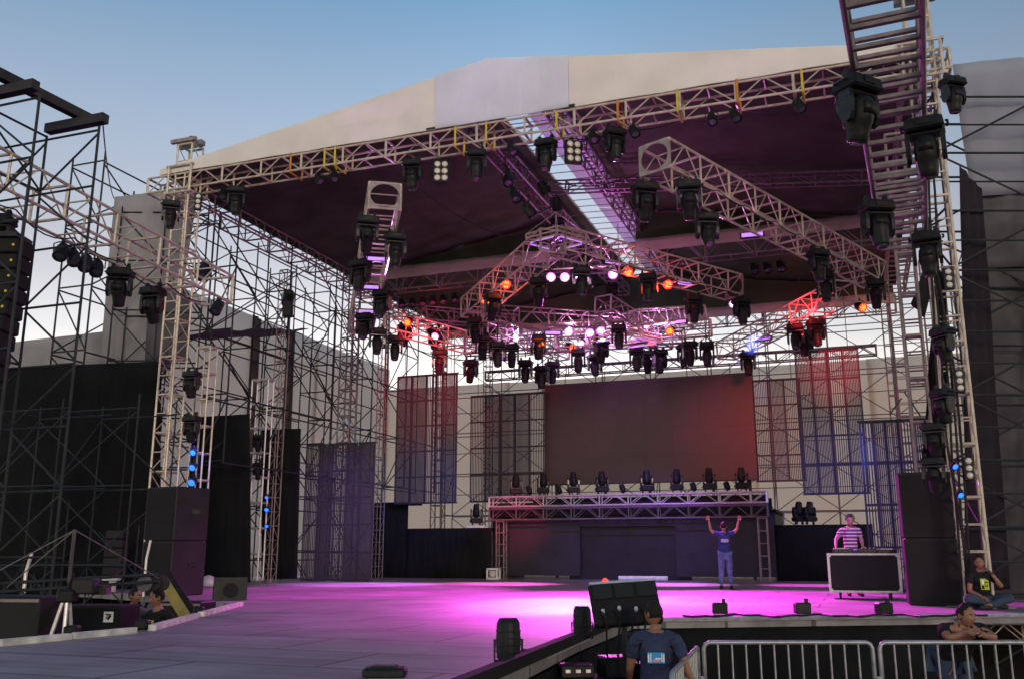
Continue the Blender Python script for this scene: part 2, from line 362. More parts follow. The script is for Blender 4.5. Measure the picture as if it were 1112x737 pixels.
# white edge boards of the runway's left side
eb = [((0, 697.5), (75, 690.5)), ((81, 689.8), (146, 683.6)), ((165, 681), (214, 667.6)), ((218, 666.4), (262, 655))]
EBL = ['white edge board on the runway rim nearest the photo\'s left border', 'white edge board on the runway rim beside the crane tripod', 'white edge board on the runway rim below the two crouching technicians', 'white edge board at the far end of the rim below the wedge speaker']
for (a, b), lb in zip(eb, EBL):
    p, q = Pz(*a, ZS+.035), Pz(*b, ZS+.035); d = (q-p).normalized(); s = d.cross(EZ)
    mb = MB(); mb.frame((p+q)/2, d*((q-p).length/2), s*.045, EZ*.034); tag(mb.build('edge_board', M['white_edge']), lb, 'edge board', 'white boards along the runway rim')
for px, py in ((78, 690), (155, 683), (216, 667)):
    p = Pz(px, py, ZS); 
    o = MB().cbox(p+EZ*.06, .16, .16, .12, .02).build('rim_clamp', M['black']); tag(o, {78: 'black clamp between the two nearest white edge boards', 155: 'black clamp filling the gap in the white rim in front of the technicians', 216: 'black clamp at the bend before the far white edge board'}[px], 'clamp', 'black clamps on the runway rim')

# ------------------------------------------------------------------ main roof structure
ZB = 11.6                      # bottom chord of roof trusses
HT = .42
tower_kw = dict(w=.46, h=.46, bay=.48, group='lattice roof towers', cat='tower', name='lattice_tower', up=EY)
# front truss, side trusses, cross trusses
HU = 9.45
TF = truss('long aluminium truss across the front edge of the cream roof', W(-HU-.5, 0, ZB+HT/2), W(HU+.5, 0, ZB+HT/2), .5, HT, .6, group='roof trusses', r=.03, rl=.02)
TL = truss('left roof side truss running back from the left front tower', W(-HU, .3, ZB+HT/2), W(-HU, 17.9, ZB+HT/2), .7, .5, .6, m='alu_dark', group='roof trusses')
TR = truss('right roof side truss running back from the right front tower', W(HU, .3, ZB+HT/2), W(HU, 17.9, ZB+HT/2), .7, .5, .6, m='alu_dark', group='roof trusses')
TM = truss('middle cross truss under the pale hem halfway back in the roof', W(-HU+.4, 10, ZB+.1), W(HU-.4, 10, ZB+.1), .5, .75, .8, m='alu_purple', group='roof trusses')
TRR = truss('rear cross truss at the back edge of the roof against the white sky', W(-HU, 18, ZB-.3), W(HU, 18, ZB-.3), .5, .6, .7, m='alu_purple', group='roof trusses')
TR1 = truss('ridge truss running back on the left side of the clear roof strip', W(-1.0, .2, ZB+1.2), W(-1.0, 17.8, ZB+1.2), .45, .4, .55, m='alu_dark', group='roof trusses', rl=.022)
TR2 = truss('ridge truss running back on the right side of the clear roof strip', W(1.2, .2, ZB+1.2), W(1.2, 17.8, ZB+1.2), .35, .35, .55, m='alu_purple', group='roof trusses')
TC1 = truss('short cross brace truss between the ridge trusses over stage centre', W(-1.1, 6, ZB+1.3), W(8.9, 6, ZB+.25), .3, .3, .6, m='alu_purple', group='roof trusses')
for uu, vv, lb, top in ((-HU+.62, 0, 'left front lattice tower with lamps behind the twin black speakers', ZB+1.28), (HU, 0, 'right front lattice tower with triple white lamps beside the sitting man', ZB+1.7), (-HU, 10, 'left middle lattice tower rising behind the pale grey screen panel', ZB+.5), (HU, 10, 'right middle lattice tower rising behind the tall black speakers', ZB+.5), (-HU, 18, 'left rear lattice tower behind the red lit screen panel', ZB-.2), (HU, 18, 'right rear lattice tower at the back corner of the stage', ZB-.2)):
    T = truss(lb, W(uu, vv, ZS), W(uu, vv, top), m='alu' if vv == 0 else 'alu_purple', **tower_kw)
    MB().box((uu*0, 0, 0), .9, .9, .03).build('base_plate', M['alu_dark'], T.root, world=False)
    if vv == 0:     # sleeve block and head beam
        mb = MB()
        for s in (-1, 1):
            for q in (-1, 1):
                c = W(uu, vv, ZB+HT/2)
                mb.tube(c+EX*.36*s+EY*.36*q-EZ*.36, c+EX*.36*s+EY*.36*q+EZ*.4, .035, 8)
            for z in (-.36, .4):
                c = W(uu, vv, ZB+HT/2+z); mb.tube(c+EX*.4*s-EY*.4, c+EX*.4*s+EY*.4, .035, 8); mb.tube(c+EY*.36*s-EX*.4, c+EY*.36*s+EX*.4, .035, 8)
        mb.build('sleeve_block', M['alu'], T.root)
        MB().frame(W(uu, vv, top+.07), EX*.40, EY*.09, EZ*.07).frame(W(uu, vv-.3, top+.07), EX*.40, EY*.05, EZ*.05).build('head_beam', M['alu_dark'], T.root)
        MB().lathe([(.10, -.05), (.12, -.04), (.12, .04), (.10, .05)], W(uu, vv, top+.2), 'y', 14).build('chain_pulley', M['steel'], T.root)
    if vv == 0 and uu > 0: TWR = T
    if vv == 0 and uu < 0: TWL = T

# ------------------------------------------------------------------ roof fabric
EAVE = ZB+HT+.06; APEX = EAVE+1.45
roof = thing('roof_canopy', 'cream fabric stage roof with a gabled front and dark underside', 'canopy', W(0, 9, EAVE))
gz = lambda u: EAVE+(APEX-EAVE)*(1-abs(u)/(HU+.1))
def slope(u0, u1, v0, v1, dz, m, nm, amp, seed):
    MB().sheet(W(u0, v0, gz(u0)+dz), W(u1, v0, gz(u1)+dz), W(u1, v1, gz(u1)+dz), W(u0, v1, gz(u0)+dz), 20, 18, amp, .008, seed).build(nm, M[m], roof, smooth=True)
for v0, v1 in ((-.25, 10), (10.06, 18.2)):
    slope(-HU-.1, -.62, v0, v1, .12, 'roof_white', 'outer_sheet', .01, 1); slope(1.12, HU+.1, v0, v1, .12, 'roof_white', 'outer_sheet', .01, 2)
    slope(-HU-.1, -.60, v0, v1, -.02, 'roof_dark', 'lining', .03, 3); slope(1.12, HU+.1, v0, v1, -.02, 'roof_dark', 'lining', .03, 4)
    mb = MB()
    for s in (1,): mb.sheet(W(0 if s > 0 else -1.1, v0, gz(0 if s > 0 else 1.1)+.05), W(1.1 if s > 0 else 0, v0, gz(1.1 if s > 0 else 0)+.05), W(1.1 if s > 0 else 0, v1, gz(1.1 if s > 0 else 0)+.05), W(0 if s > 0 else -1.1, v1, gz(0 if s > 0 else 1.1)+.05), 4, 14, .01, .006, 5)
    mb.build('clear_strip', M['roof_clear'], roof, smooth=True)
mb = MB()
for k in range(30): mb.tube(W(-.6, .3+k*.6, gz(.6)-.03), W(1.1, .3+k*.6, gz(1.1)-.03), .014, 5)
mb.build('strip_batten', M['alu_dark'], roof)
def gable(v, u0, u1, m, nm, nsub=8, bot=0., seed=1):
    rs = []
    for k in range(nsub+1):
        u = u0+(u1-u0)*k/nsub; rs.append([W(u, v+.02*math.sin(k*1.7+seed), EAVE-bot), W(u, v-.01, gz(u)+.12), W(u, v+.02, gz(u)+.12), W(u, v+.03+.02*math.sin(k*1.7+seed), EAVE-bot)])
    MB().loft(rs).build(nm, M[m], roof, smooth=False)
gable(-.3, -HU-.1, -1.35, 'roof_white', 'front_fascia', 14, .02); gable(-.3, 2.0, HU+.1, 'roof_white', 'front_fascia', 14, .02)
rs = []
for u in (-1.35, -.9, -.45, 0, .6, 1.3, 2.0): rs.append([W(u, -.34, EAVE-.02), W(u, -.36, gz(u)+.125), W(u, -.32, gz(u)+.125), W(u, -.30, EAVE-.02)])
MB().loft(rs).build('clear_fascia', M['roof_clear'], roof)
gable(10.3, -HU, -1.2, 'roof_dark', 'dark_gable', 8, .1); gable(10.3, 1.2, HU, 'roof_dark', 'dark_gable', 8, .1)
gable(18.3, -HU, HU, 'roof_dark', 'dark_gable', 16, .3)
for v, z0, z1, a, b in ((9.7, ZB+.12, ZB+.56, -HU, -1.3), (9.7, ZB+.12, ZB+.56, 1.3, HU), (17.7, ZB-.3, ZB+.1, -HU, HU)):
    MB().sheet(W(a, v, z0), W(b, v, z0), W(b, v, z1), W(a, v, z1), 40, 3, .03, .008, 6).build('hem_band', M['valance'], roof, smooth=True)
# yellow ratchet straps and sling tails over the front truss
mb = None
sp = [(358, 'yellow'), (499, 'yellow'), (532, 'yellow'), (608, 'yellow'), (675, 'orange'), (738, 'yellow'), (803, 'orange'), (872, 'yellow'), (322, 'orange'), (369, 'yellow')]
sp.sort()
for k, (px, c) in enumerate(sp):
    t = at_px(TF, px); mb = MB()
    for i in (-1, 1): mb.tube(tp(TF, t, i*1.12, -1.25), tp(TF, t, i*1.12, 1.3), .026, 5)
    mb.tube(tp(TF, t, -1.12, -1.25), tp(TF, t, 1.12, -1.25), .026, 5); mb.tube(tp(TF, t, -1.12, 1.3), tp(TF, t, 1.12, 1.3), .026, 5)
    tag(mb.build('ratchet_strap', M[c]), f'{c} ratchet strap round the front roof truss, {ORD[k]} from its left end', 'strap', 'straps round the front roof truss')
for a, b, lb in ((468, 502, 'short dark pole lying on the front roof truss left of the clear fascia'), (592, 628, 'short dark pole lying on the front roof truss right of the clear fascia')):
    ta, tb = at_px(TF, a), at_px(TF, b); tag(MB().tube(tp(TF, ta, 1.2, 1.35), tp(TF, tb, 1.2, 1.35), .035, 6).build('roof_pole', M['steel']), lb, 'pole')

# ------------------------------------------------------------------ hung lighting grid
def at_z(px, py, z, dz=0): return Pz(px, py, z)
ZG = 9.65
g = 'hung lighting grid trusses'
TCc = truss('outer left grid truss hung on the slant from the front truss', P(418, 213, 22.3), P(392, 352, 31.5), .75, .66, .62, ends='plate', group=g, diag=True)
TD = truss('outer right grid truss slanting back to the right roof edge', P(711, 171, 20.2), P(950, 299, 28.5), .75, .66, .62, ends='plate', group=g)
TE1 = truss('inner left grid truss carrying two orange lamps', P(600, 262, 26.4), P(512, 335, 32.6), .75, .66, .62, ends='frame', group=g)
TE2 = truss('inner right grid truss with a round plate at its far end', P(606, 262, 26.4), P(797, 312, 29.8), .75, .66, .62, ends='plate', group=g)
TE3 = truss('cross grid truss closing the inner triangle above the stage', P(522, 342, 32.0), P(690, 352, 33.8), .6, .6, .62, m='alu_dark', group=g)
TFf = truss('rear left grid truss lit red behind the hanging ladder truss', P(412, 347, 32), P(512, 373, 34.5), .7, .62, .62, group=g)
TG = truss('rear middle grid truss with a row of black heads', P(505, 377, 35.2), P(742, 366, 35.2), .6, .55, .6, m='alu_dark', group=g)
TH_ = truss('rear right grid truss slanting down towards the display, lit red', P(788, 381, 35), P(918, 316, 28.2), .7, .62, .62, group=g)
TK_ = truss('small crossing grid truss over the display, left of the red lit truss', P(655, 330, 31), P(722, 372, 34.5), .6, .55, .6, m='alu_dark', group=g)
TX1 = truss('short violet lit truss in the tangle over the display, left one', P(536, 356, 33.5), P(612, 384, 36.5), .55, .5, .55, group=g)
TX2 = truss('long violet lit truss crossing the tangle over the display', P(604, 372, 34.5), P(772, 356, 33.5), .5, .5, .55, group=g)
TX3 = truss('short violet lit truss in the tangle over the display, right one', P(690, 345, 32), P(760, 340, 34.5), .55, .5, .55, group=g)
TX4 = truss('grey truss behind the red lit ladder end, left of the tangle', P(430, 338, 35), P(560, 350, 37.5), .5, .5, .55, m='alu_purple', group=g)
TS = truss('thin truss spanning above the big dark display', W(-6.9, 17.2, 0)+EZ*Pv(520, 409, 17.2).z, W(8.6, 17.2, 0)+EZ*Pv(520, 409, 17.2).z, .35, .36, .6, m='alu_purple', group='display trusses')
# diamond lamp ring at the grid's apex
for (px, py, d), lb, sz in (((604, 263, 26.6), 'violet lit diamond frame hung at the apex of the inner grid', .85), ((680, 371, 33), 'violet lit diamond frame hung low over the display', 1.25)):
    c = P(px, py, d); root = thing('diamond_frame', lb, 'lamp frame', c, A20*0)
    mb = MB()
    cs = [c+Vector((sz*math.cos(q*math.pi/2), sz*.8*math.sin(q*math.pi/2), 0)) for q in range(4)]
    for z in (0, .12, .24):
        for q in range(4): mb.tube(cs[q]+EZ*z, cs[(q+1) % 4]+EZ*z, .025, 6)
    for q in range(4): mb.tube(cs[q], cs[q]+EZ*.24, .025, 6); mb.tube(cs[q]+EZ*.24, c+EZ*.9, .012, 5)
    mb.build('diamond_tube', M['alu'], root)
    mb = MB()
    for q in range(4):
        a, b = cs[q]*.97+c*.03, cs[(q+1) % 4]*.97+c*.03; mb.tube(a+(b-a)*.12-EZ*.04, a+(b-a)*.88-EZ*.04, .018, 6)
    mb.build('violet_tube', M['on_violet'], root)
# big side trusses towards the audience
p, q = P(236, 316, 21.2), P(38, 214, 16.2)
TSL = truss('wide side truss from the left tower out towards the audience', p, p+(q-p)*2.0, .75, .62, .62, group='side trusses over the audience')
p, q = P(980, 248, 17.2), P(957, -10, 9.7); p.z = q.z = (p.z+q.z)/2
TSR = truss('ladder truss from the right tower out over the audience, heads below it', p, p+(q-p)*1.35, .74, .58, .46, m='alu_dark', group='side trusses over the audience', diag=False, r=.034, rl=.024)
# vertical ladder truss stage left with lamps
TLAD = truss('slim white upright ladder truss left of the pale grey screen panel', Pv(273, 629, 6.2), Pv(273, 629, 6.2)+EZ*6.3, .62, .3, .75, up=EY, m='metal_edge', r=.028, rl=.022, group='upright lamp ladders', diag=False, name='ladder_truss')
TLAD2 = truss('slim upright lamp ladder beside the right front tower', W(HU-.62, .5, ZS), W(HU-.62, .5, 10.6), .34, .26, .9, up=EY, m='alu_dark', r=.026, rl=.02, group='upright lamp ladders', diag=False, name='ladder_truss')
TLAD3 = truss('slim upright lamp ladder on the right of the left front tower', W(-HU+1.35, .4, ZS), W(-HU+1.35, .4, 7.3), .4, .3, .7, up=EY, m='alu', r=.024, rl=.018, group='upright lamp ladders', diag=False, name='ladder_truss')

# ------------------------------------------------------------------ scaffolds and tarpaulins round the stage
LW = -12.9            # left wing line (stage u)
names = ['nearest the left PA tower', 'beside the tall grey tarpaulin', 'behind the left front tower', 'behind the black flats', 'behind the upright lamp ladder', 'behind the pale grey screen panel', 'at the rear left corner']
for k in range(7):
    v = .6+k*2.55
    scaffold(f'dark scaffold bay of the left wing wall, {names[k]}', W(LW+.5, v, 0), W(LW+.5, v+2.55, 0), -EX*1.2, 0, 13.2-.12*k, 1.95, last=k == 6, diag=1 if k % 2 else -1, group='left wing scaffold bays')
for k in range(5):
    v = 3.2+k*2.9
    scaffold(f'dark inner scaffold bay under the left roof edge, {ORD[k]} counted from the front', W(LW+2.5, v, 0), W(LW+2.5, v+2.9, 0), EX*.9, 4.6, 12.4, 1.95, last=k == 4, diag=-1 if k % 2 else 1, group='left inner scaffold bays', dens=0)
LBL = ['behind the red lit screen panel', 'right of the red lit screen panel', 'behind the dark left screen panel', 'left of the big display', 'behind the big display, left half', 'behind the big display, right half', 'right of the big display', 'behind the dark right screen panel', 'behind the purple hanging panel', 'at the rear right corner']
for k in range(10):
    u = LW+2.6+k*2.45
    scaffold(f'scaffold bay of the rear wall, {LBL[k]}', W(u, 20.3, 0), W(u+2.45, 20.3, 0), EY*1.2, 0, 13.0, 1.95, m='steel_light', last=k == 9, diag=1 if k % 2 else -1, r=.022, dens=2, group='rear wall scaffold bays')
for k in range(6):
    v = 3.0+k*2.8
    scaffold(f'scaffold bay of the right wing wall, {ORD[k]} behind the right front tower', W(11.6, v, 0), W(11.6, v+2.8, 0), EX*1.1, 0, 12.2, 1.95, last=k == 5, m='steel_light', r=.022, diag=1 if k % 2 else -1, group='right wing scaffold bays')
# thin back masts in the gap between the right towers
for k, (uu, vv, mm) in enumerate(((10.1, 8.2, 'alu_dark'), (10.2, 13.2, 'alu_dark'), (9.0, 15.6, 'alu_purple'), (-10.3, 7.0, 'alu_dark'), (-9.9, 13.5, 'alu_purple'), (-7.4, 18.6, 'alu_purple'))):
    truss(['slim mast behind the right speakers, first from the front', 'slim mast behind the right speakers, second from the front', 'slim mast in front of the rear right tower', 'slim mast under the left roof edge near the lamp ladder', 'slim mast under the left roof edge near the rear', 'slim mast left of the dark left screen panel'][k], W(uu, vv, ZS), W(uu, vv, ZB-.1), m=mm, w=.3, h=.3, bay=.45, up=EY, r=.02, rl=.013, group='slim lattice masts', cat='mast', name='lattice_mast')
# left wing tarpaulin (grey), tall front part, rear wall, right wall
zt = lambda px, py, u: (CAMP+ray(px, py)*((u-(CAMP-C0).dot(EX))/ray(px, py).dot(EX)))
wl = LW-.95
a = zt(222, 322, wl); b = zt(432, 404, wl); va, vb = uv(a)[1], uv(b)[1]; print('leftwall', va, vb, a.z, b.z)
vs = [va-2.5, va+3, va+5.4, va+7.6, 21.75]; zz = lambda v: a.z+(b.z-a.z)*(v-va)/(vb-va)
lbs = ['grey tarpaulin of the left wing wall, front section', 'grey tarpaulin of the left wing wall, middle section', 'grey tarpaulin of the left wing wall, section before the rear corner', 'grey tarpaulin of the left wing wall, rear corner section']
for k in range(4):
    tarp(lbs[k], W(wl-.1*(k % 2), vs[k]-.08, 1.2), W(wl-.1*(k % 2), vs[k+1]+.08, 1.2), W(wl-.1*(k % 2), vs[k+1]+.08, zz(vs[k+1])), W(wl-.1*(k % 2), vs[k]-.08, zz(vs[k])), 'tarp', .035, 14, 8, seed=k, group='left wing tarpaulins')
for v, lb in ((va+3, 'dark folded edge cloth between the front and middle left tarpaulins'), (va+5.4, 'dark folded edge cloth between the middle and rear left tarpaulins')):
    tarp(lb, W(wl+.12, v-.28, 1.5), W(wl+.12, v+.3, 1.5), W(wl+.12, v+.35, zz(v)-.05), W(wl+.12, v-.3, zz(v)), 'tarp_brown', .07, 6, 10, seed=3, group='folded edge cloths')
# tall tarpaulin facing front, left of the left tower
d = 27.2
tarp('tall grey tarpaulin facing front behind the left tower', P(108, 402, d), P(186, 402, d+.3), P(216, 203, d), P(125, 214, d), 'tarp_mid', .06, 16, 12, seed=8)
tarp('dark grey tarpaulin strip beside the left tower under the side truss', P(158, 392, d-.2), P(205, 392, d-.2), P(205, 318, d-.2), P(160, 318, d-.2), 'tarp_dark', .05, 8, 8, seed=9)
tarp('low grey tarpaulin strip behind the left PA scaffold', P(-60, 402, d+.6), P(110, 402, d+.4), P(112, 360, d+.4), P(-60, 380, d+.6), 'tarp_mid', .05, 16, 5, seed=10)
for k in range(2):
    p = P([116, 166][k], 400, 26.2); p.z = 0; p1_ = P([166, 214][k], 400, 26.2); p1_.z = 0
    scaffold(['dark scaffold bay in front of the tall grey tarpaulin, outer one', 'dark scaffold bay in front of the tall grey tarpaulin, inner one'][k], p, p1_, Vector((.1, .7, 0)), 0, 11.7-.1*k, 1.5, last=k == 1, r=.024, diag=1-2*k, group='scaffold bays of the tall tarpaulin')
# canopy of dark cloth lying on the left wing scaffold
tarp('dark cloth awning stretched over the left wing scaffold', W(LW+.3, 3.8, Pv(232, 366, 4).z), W(LW+.3, 8.5, Pv(330, 362, 9).z-.1), W(LW+2.2, 9.2, Pv(334, 360, 9).z+.15), W(LW+2.2, 4.2, Pv(235, 360, 4).z+.1), 'tarp_dark', .06, 12, 6, seed=11)
# rear wall
lbs = ['grey tarpaulin of the rear wall behind the red lit screen panel', 'grey tarpaulin of the rear wall left of the display', 'grey tarpaulin of the rear wall behind the display', 'grey tarpaulin of the rear wall right of the display', 'grey tarpaulin of the rear wall at the right corner']
ue = [LW-1.15, -7.6, -3, 3.6, 8.4, 14.5]; zr = Pv(560, 414, 21.7).z
for k in range(5):
    vv = 21.75+.12*(k % 2); tarp(lbs[k], W(ue[k]-.08, vv, .1), W(ue[k+1]+.08, vv, .1), W(ue[k+1]+.08, vv, zr), W(ue[k]-.08, vv, zr), 'tarp_backlit', .05, 18, 8, seed=20+k, group='rear wall tarpaulins')
# right side: tall scaffold hung with tarps, facing front
d = 18.6
xr = P(1040, 300, d)
for k in range(2):
    p0 = P(1046, 400, d); p0.x += k*2.2; scaffold(f'dark scaffold bay on the right edge of the photo, {["inner", "outer"][k]} one', p0, p0+Vector((2.2, 0, 0)), Vector((.1, 1.3, 0)), 0, 11.5, 1.35, last=True, first=k == 0, dens=2, group='right edge scaffold bays')
d2 = 20.2
tarp('pale blue grey tarpaulin high on the right edge scaffold', P(1054, 214, d2), P(1200, 204, d2), P(1200, 54, d2), P(1035, 70, d2), 'tarp_blue', .05, 14, 10, seed=30)
tarp('dark grey tarpaulin in the middle of the right edge scaffold', P(1056, 292, d2+.1), P(1200, 286, d2+.1), P(1200, 203, d2+.1), P(1054, 213, d2+.1), 'tarp_dark', .05, 14, 8, seed=31)
tarp('very dark grey drape below the tarpaulins of the right edge scaffold', P(1046, 668, d2+.2), P(1200, 668, d2+.2), P(1200, 284, d2+.2), P(1048, 290, d2+.2), 'net_grey', .06, 22, 12, seed=32, cat='drape', name='black_drape')
tarp('narrow dark net hanging beside the right front tower', P(1052, 640, 19.4), P(1098, 640, 19.4), P(1066, 205, 19.4), P(1042, 180, 19.4), 'net', .07, 8, 14, seed=33, cat='net', name='shade_net')
tarp('black cloth strip bunched between the right front tower and the masts', P(1003, 500, 18.4), P(1031, 505, 18.4), P(1026, 300, 18.4), P(1016, 285, 18.4), 'drape', .09, 8, 14, seed=35, cat='drape', name='black_drape')
tarp('dark cloth tail hanging high beside the right front tower', P(988, 330, 19.6), P(1004, 345, 19.6), P(1022, 262, 19.6), P(1014, 255, 19.6), 'net', .08, 6, 10, seed=36, cat='drape', name='black_drape')
# left: black drapes behind the PA scaffold
tarp('big black drape behind the left PA scaffold', P(-120, 690, 25.2), P(172, 650, 25.2), P(176, 392, 25.2), P(-120, 404, 25.2), 'drape', .07, 30, 12, seed=40, cat='drape', name='black_drape')
tarp('black drape between the left front tower and the lamp ladder', Pv(206, 634, 4.5), Pv(272, 632, 4.5), Pv(272, 449, 4.5), Pv(206, 453, 4.5), 'drape', .04, 12, 10, seed=41, cat='drape', name='black_drape')
mb = MB(); 
# black flat with slanted top
a, b, c, e, f = Pv(284, 628, 7.2), Pv(323, 628, 7.2), Pv(327, 465, 7.2), Pv(284, 466, 7.2), Pv(323, 530, 7.2)
tarp('black flat standing right of the lamp ladder', a, b, c, e, 'drape', .02, 8, 8, seed=42, cat='stage flat', name='black_flat')
# left PA scaffold tower with beams and more bays at the left border
A_ = P(42, 300, 16.1); A_ = Vector((A_.x, A_.y, 0)); B_ = Vector((P(108, 136, 15.9).x, P(108, 136, 15.9).y, 0)); A_ = B_+(-EX*1.15)
zt_ = P(108, 137, 15.9).z
for k in range(2):
    scaffold(['left PA scaffold tower bay under the dark beams', 'left PA scaffold tower bay at the left border of the photo'][k], B_-EX*1.15*(k+1), B_-EX*1.15*k, -EY*1.25, 0, zt_-.1, 1.0, last=k == 0, off=.1, r=.021, group='left PA scaffold bays')
bz = zt_+.12
for lb, p, q in (('dark wooden beam on top of the left PA scaffold, facing the stage', B_-EX*1.15, B_+EX*.12), ('dark wooden beam on the left PA scaffold nearest the camera', B_-EY*1.3-EX*3.2, B_-EY*1.3-EX*.05), ('dark wooden beam lying across the two others on the left PA scaffold', B_-EY*1.9-EX*.62, B_+EY*.3-EX*.45)):
    z = bz+(.17 if 'across' in lb else 0); dd = (q-p).normalized(); mb = MB()
    mb.frame((p+q)/2+EZ*z, dd*(q-p).length/2, dd.cross(EZ)*.075, EZ*.08)
    tag(mb.build('roof_beam', M['beam']), lb, 'beam', 'dark beams on the PA scaffold')
for k in range(2):
    p = P([-10, 62][k], 500, 22.5); p.z = 0
    scaffold(['low scaffold bay in the dark by the left border', 'low scaffold bay in front of the big black drape'][k], p, p+EX*2.3, EY*1.3, 0, 5.4, 1.7, last=k == 1, r=.02, group='low scaffold bays in the left pit')

# ------------------------------------------------------------------ lighting fixtures
PROTO = {}
def head_mesh():
    """moving head barrel, hanging down along -z from the tilt axis at the origin"""
    mb = MB(); prof = []
    for z, rx, ry in ((.20, .055, .07), (.19, .10, .115), (.13, .125, .145), (.02, .135, .155), (-.10, .128, .145), (-.12, .118, .132), (-.24, .108, .118), (-.31, .098, .105), (-.33, .080, .084)):
        prof.append([Vector((rx*math.cos(a)*(1 if abs(math.cos(a)) < .8 else .97), ry*math.sin(a), z)) for a in [2*math.pi*k/16 for k in range(16)]])
    mb.loft(prof)
    for z in (-.14, -.17, -.20): mb.lathe([(.117+z*.05, z), (.124+z*.05, z-.006), (.117+z*.05, z-.012)], n=16)
    mb.box((0, -.13, .06), .16, .06, .14).box((0, .13, .06), .16, .06, .14)
    return mb
def moving_head(tilt, lit=None):
    root = thing('moving_head', None, None)
    mb = MB().cbox((0, 0, -.175), .42, .34, .17, .025, .93, .93); mb.box((0, -.172, -.17), .16, .01, .07)
    for s in (-1, 1): mb.tube((s*.215, -.07, -.17), (s*.24, -.07, -.17), .014).tube((s*.24, -.07, -.17), (s*.24, .07, -.17), .014).tube((s*.215, .07, -.17), (s*.24, .07, -.17), .014)
    mb.build('base', M['black'], root, world=False)
    for s in (-1, 1):
        mb = MB().box((s*.13, 0, -.075), .05, .05, .06).lathe([(.04, -.02), (.055, -.02), (.055, .02), (.04, .02)], (s*.13, 0, -.03), 'x', 10)
        mb.build('clamp', M['steel'], root, world=False)
    mb = MB().cbox((0, 0, -.285), .40, .17, .06, .02); mb.build('yoke', M['black_gloss'], root, world=False)
    for s in (-1, 1):
        o = [(-.075, -.27), (.075, -.27), (.088, -.40), (.085, -.55), (.05, -.63), (0, -.65), (-.05, -.63), (-.085, -.55), (-.088, -.40)]
        mb = MB().loft([[Vector((s*x, y, z)) for y, z in o] for x in (.155, .165, .195, .205)]); mb.build('yoke_arm', M['black_gloss'], root, world=False)
    h = head_mesh().build('head', M['black'], root, world=False); h.location = (0, 0, -.52); h.rotation_euler = (tilt, 0, 0)
    for p in h.data.polygons: p.use_smooth = len(p.vertices) == 4
    MB().lathe([(.0, -.341), (.04, -.344), (.07, -.338), (.078, -.326)][::-1], n=16).build('lens', M[lit] if lit else M['glass'], h, world=False, smooth=True)
    for o in list(root.children)+list(h.children):
        for q in o.data.vertices: q.co.x *= 1.13; q.co.y *= 1.13
    return root
def par(lit=None, blade=False):
    root = thing('par_lamp', None, None)
    mb = MB()
    mb.path([(-.13, 0, -.20), (-.135, 0, -.06), (-.06, 0, -.03), (.06, 0, -.03), (.135, 0, -.06), (.13, 0, -.20)], .012, 5).tube((0, 0, -.04), (0, 0, .03), .02)
    mb.build('bracket', M['steel'], root, world=False)
    c = MB().lathe([(.05, .17), (.085, .15), (.11, .06), (.115, -.02), (.115, -.14), (.108, -.14), (.105, -.10)], n=14).build('can', M['black'], root, world=False, smooth=False)
    c.location = (0, 0, -.2); c.rotation_euler = (R(-62 if lit else -35), 0, 0)
    rim = {'on_orange': 'on_red', 'on_red': 'on_red', 'on_magenta': 'halo_magenta', 'on_white': 'halo_magenta'}.get(lit)  # glowing outer ring imitates the glare halo round the lit core
    mb = MB()
    if rim:
        for k in range(7):
            x, y = (0, 0) if k == 6 else (.062*math.cos(k*1.0472), .062*math.sin(k*1.0472)); mb.lathe([(.027, -.126), (.024, -.139), (.001, -.142)], (x, y, 0), n=8)
    else: mb.lathe([(.104, -.105), (.07, -.122), (0.001, -.128)], n=14)
    if rim: mb.mi = 1; mb.lathe([(.118, -.120), (.120, -.138), (.112, -.136), (.060, -.130), (.001, -.128)], n=14)
    mb.build('lens', [M[lit if lit != 'on_red' else 'on_orange'], M[rim]] if rim else M[lit] if lit else M['glass'], c, world=False, smooth=False)
    return root
def batten():
    root = thing('lamp_batten', None, None)
    MB().cbox((0, 0, -.10), .70, .16, .17, .02).build('body', M['black'], root, world=False)
    MB().box((0, -.085, -.105), .60, .012, .12).build('tube', M['on_violet'], root, world=False)
    for s in (-1, 1): MB().tube((s*.25, 0, -.03), (s*.25, 0, .03), .02).build('clamp', M['steel'], root, world=False)
    return root
def blinder(nx, ny, lit='lens_white'):
    root = thing('blinder_lamp', None, None)
    w, h = nx*.21+.06, ny*.21+.06
    MB().cbox((0, .05, -h/2-.08), w, .14, h, .02).build('body', M['black'], root, world=False)
    MB().path([(-w/2-.03, .05, -h*.5), (-w/2-.03, .05, -.03), (w/2+.03, .05, -.03), (w/2+.03, .05, -h*.5)], .014, 5).build('bracket', M['steel'], root, world=False)
    for i in range(nx):
        for j in range(ny): MB().lathe([(.088, -.02), (.088, -.034), (.06, -.052), (.001, -.06)], ((i-(nx-1)/2)*.21, -.01, -h/2-.08+(j-(ny-1)/2)*.21), 'y', 14).build('lens', M[lit], root, world=False, smooth=True)
    return root
def proto(key):
    if key not in PROTO:
        k = key.split('|')
        PROTO[key] = {'head': lambda: moving_head(R(float(k[1])), k[2] if len(k) > 2 else None), 'par': lambda: par(k[1] if len(k) > 1 else None), 'batten': batten, 'blinder': lambda: blinder(int(k[1]), int(k[2]))}[k[0]]()
        PROTO[key]['fresh'] = 1
        return PROTO[key]
    return None
USED = set()
def place(key, loc, rz, label, cat, group, scale=1., rot=None):
    if key not in USED: o = proto(key); USED.add(key); del o['fresh']
    else: o = copy_tree(PROTO[key])
    o.location = loc; o.rotation_euler = rot if rot else (0, 0, rz); o.scale = (scale,)*3
    return tag(o, label, cat, group)
rh = random.Random(3)
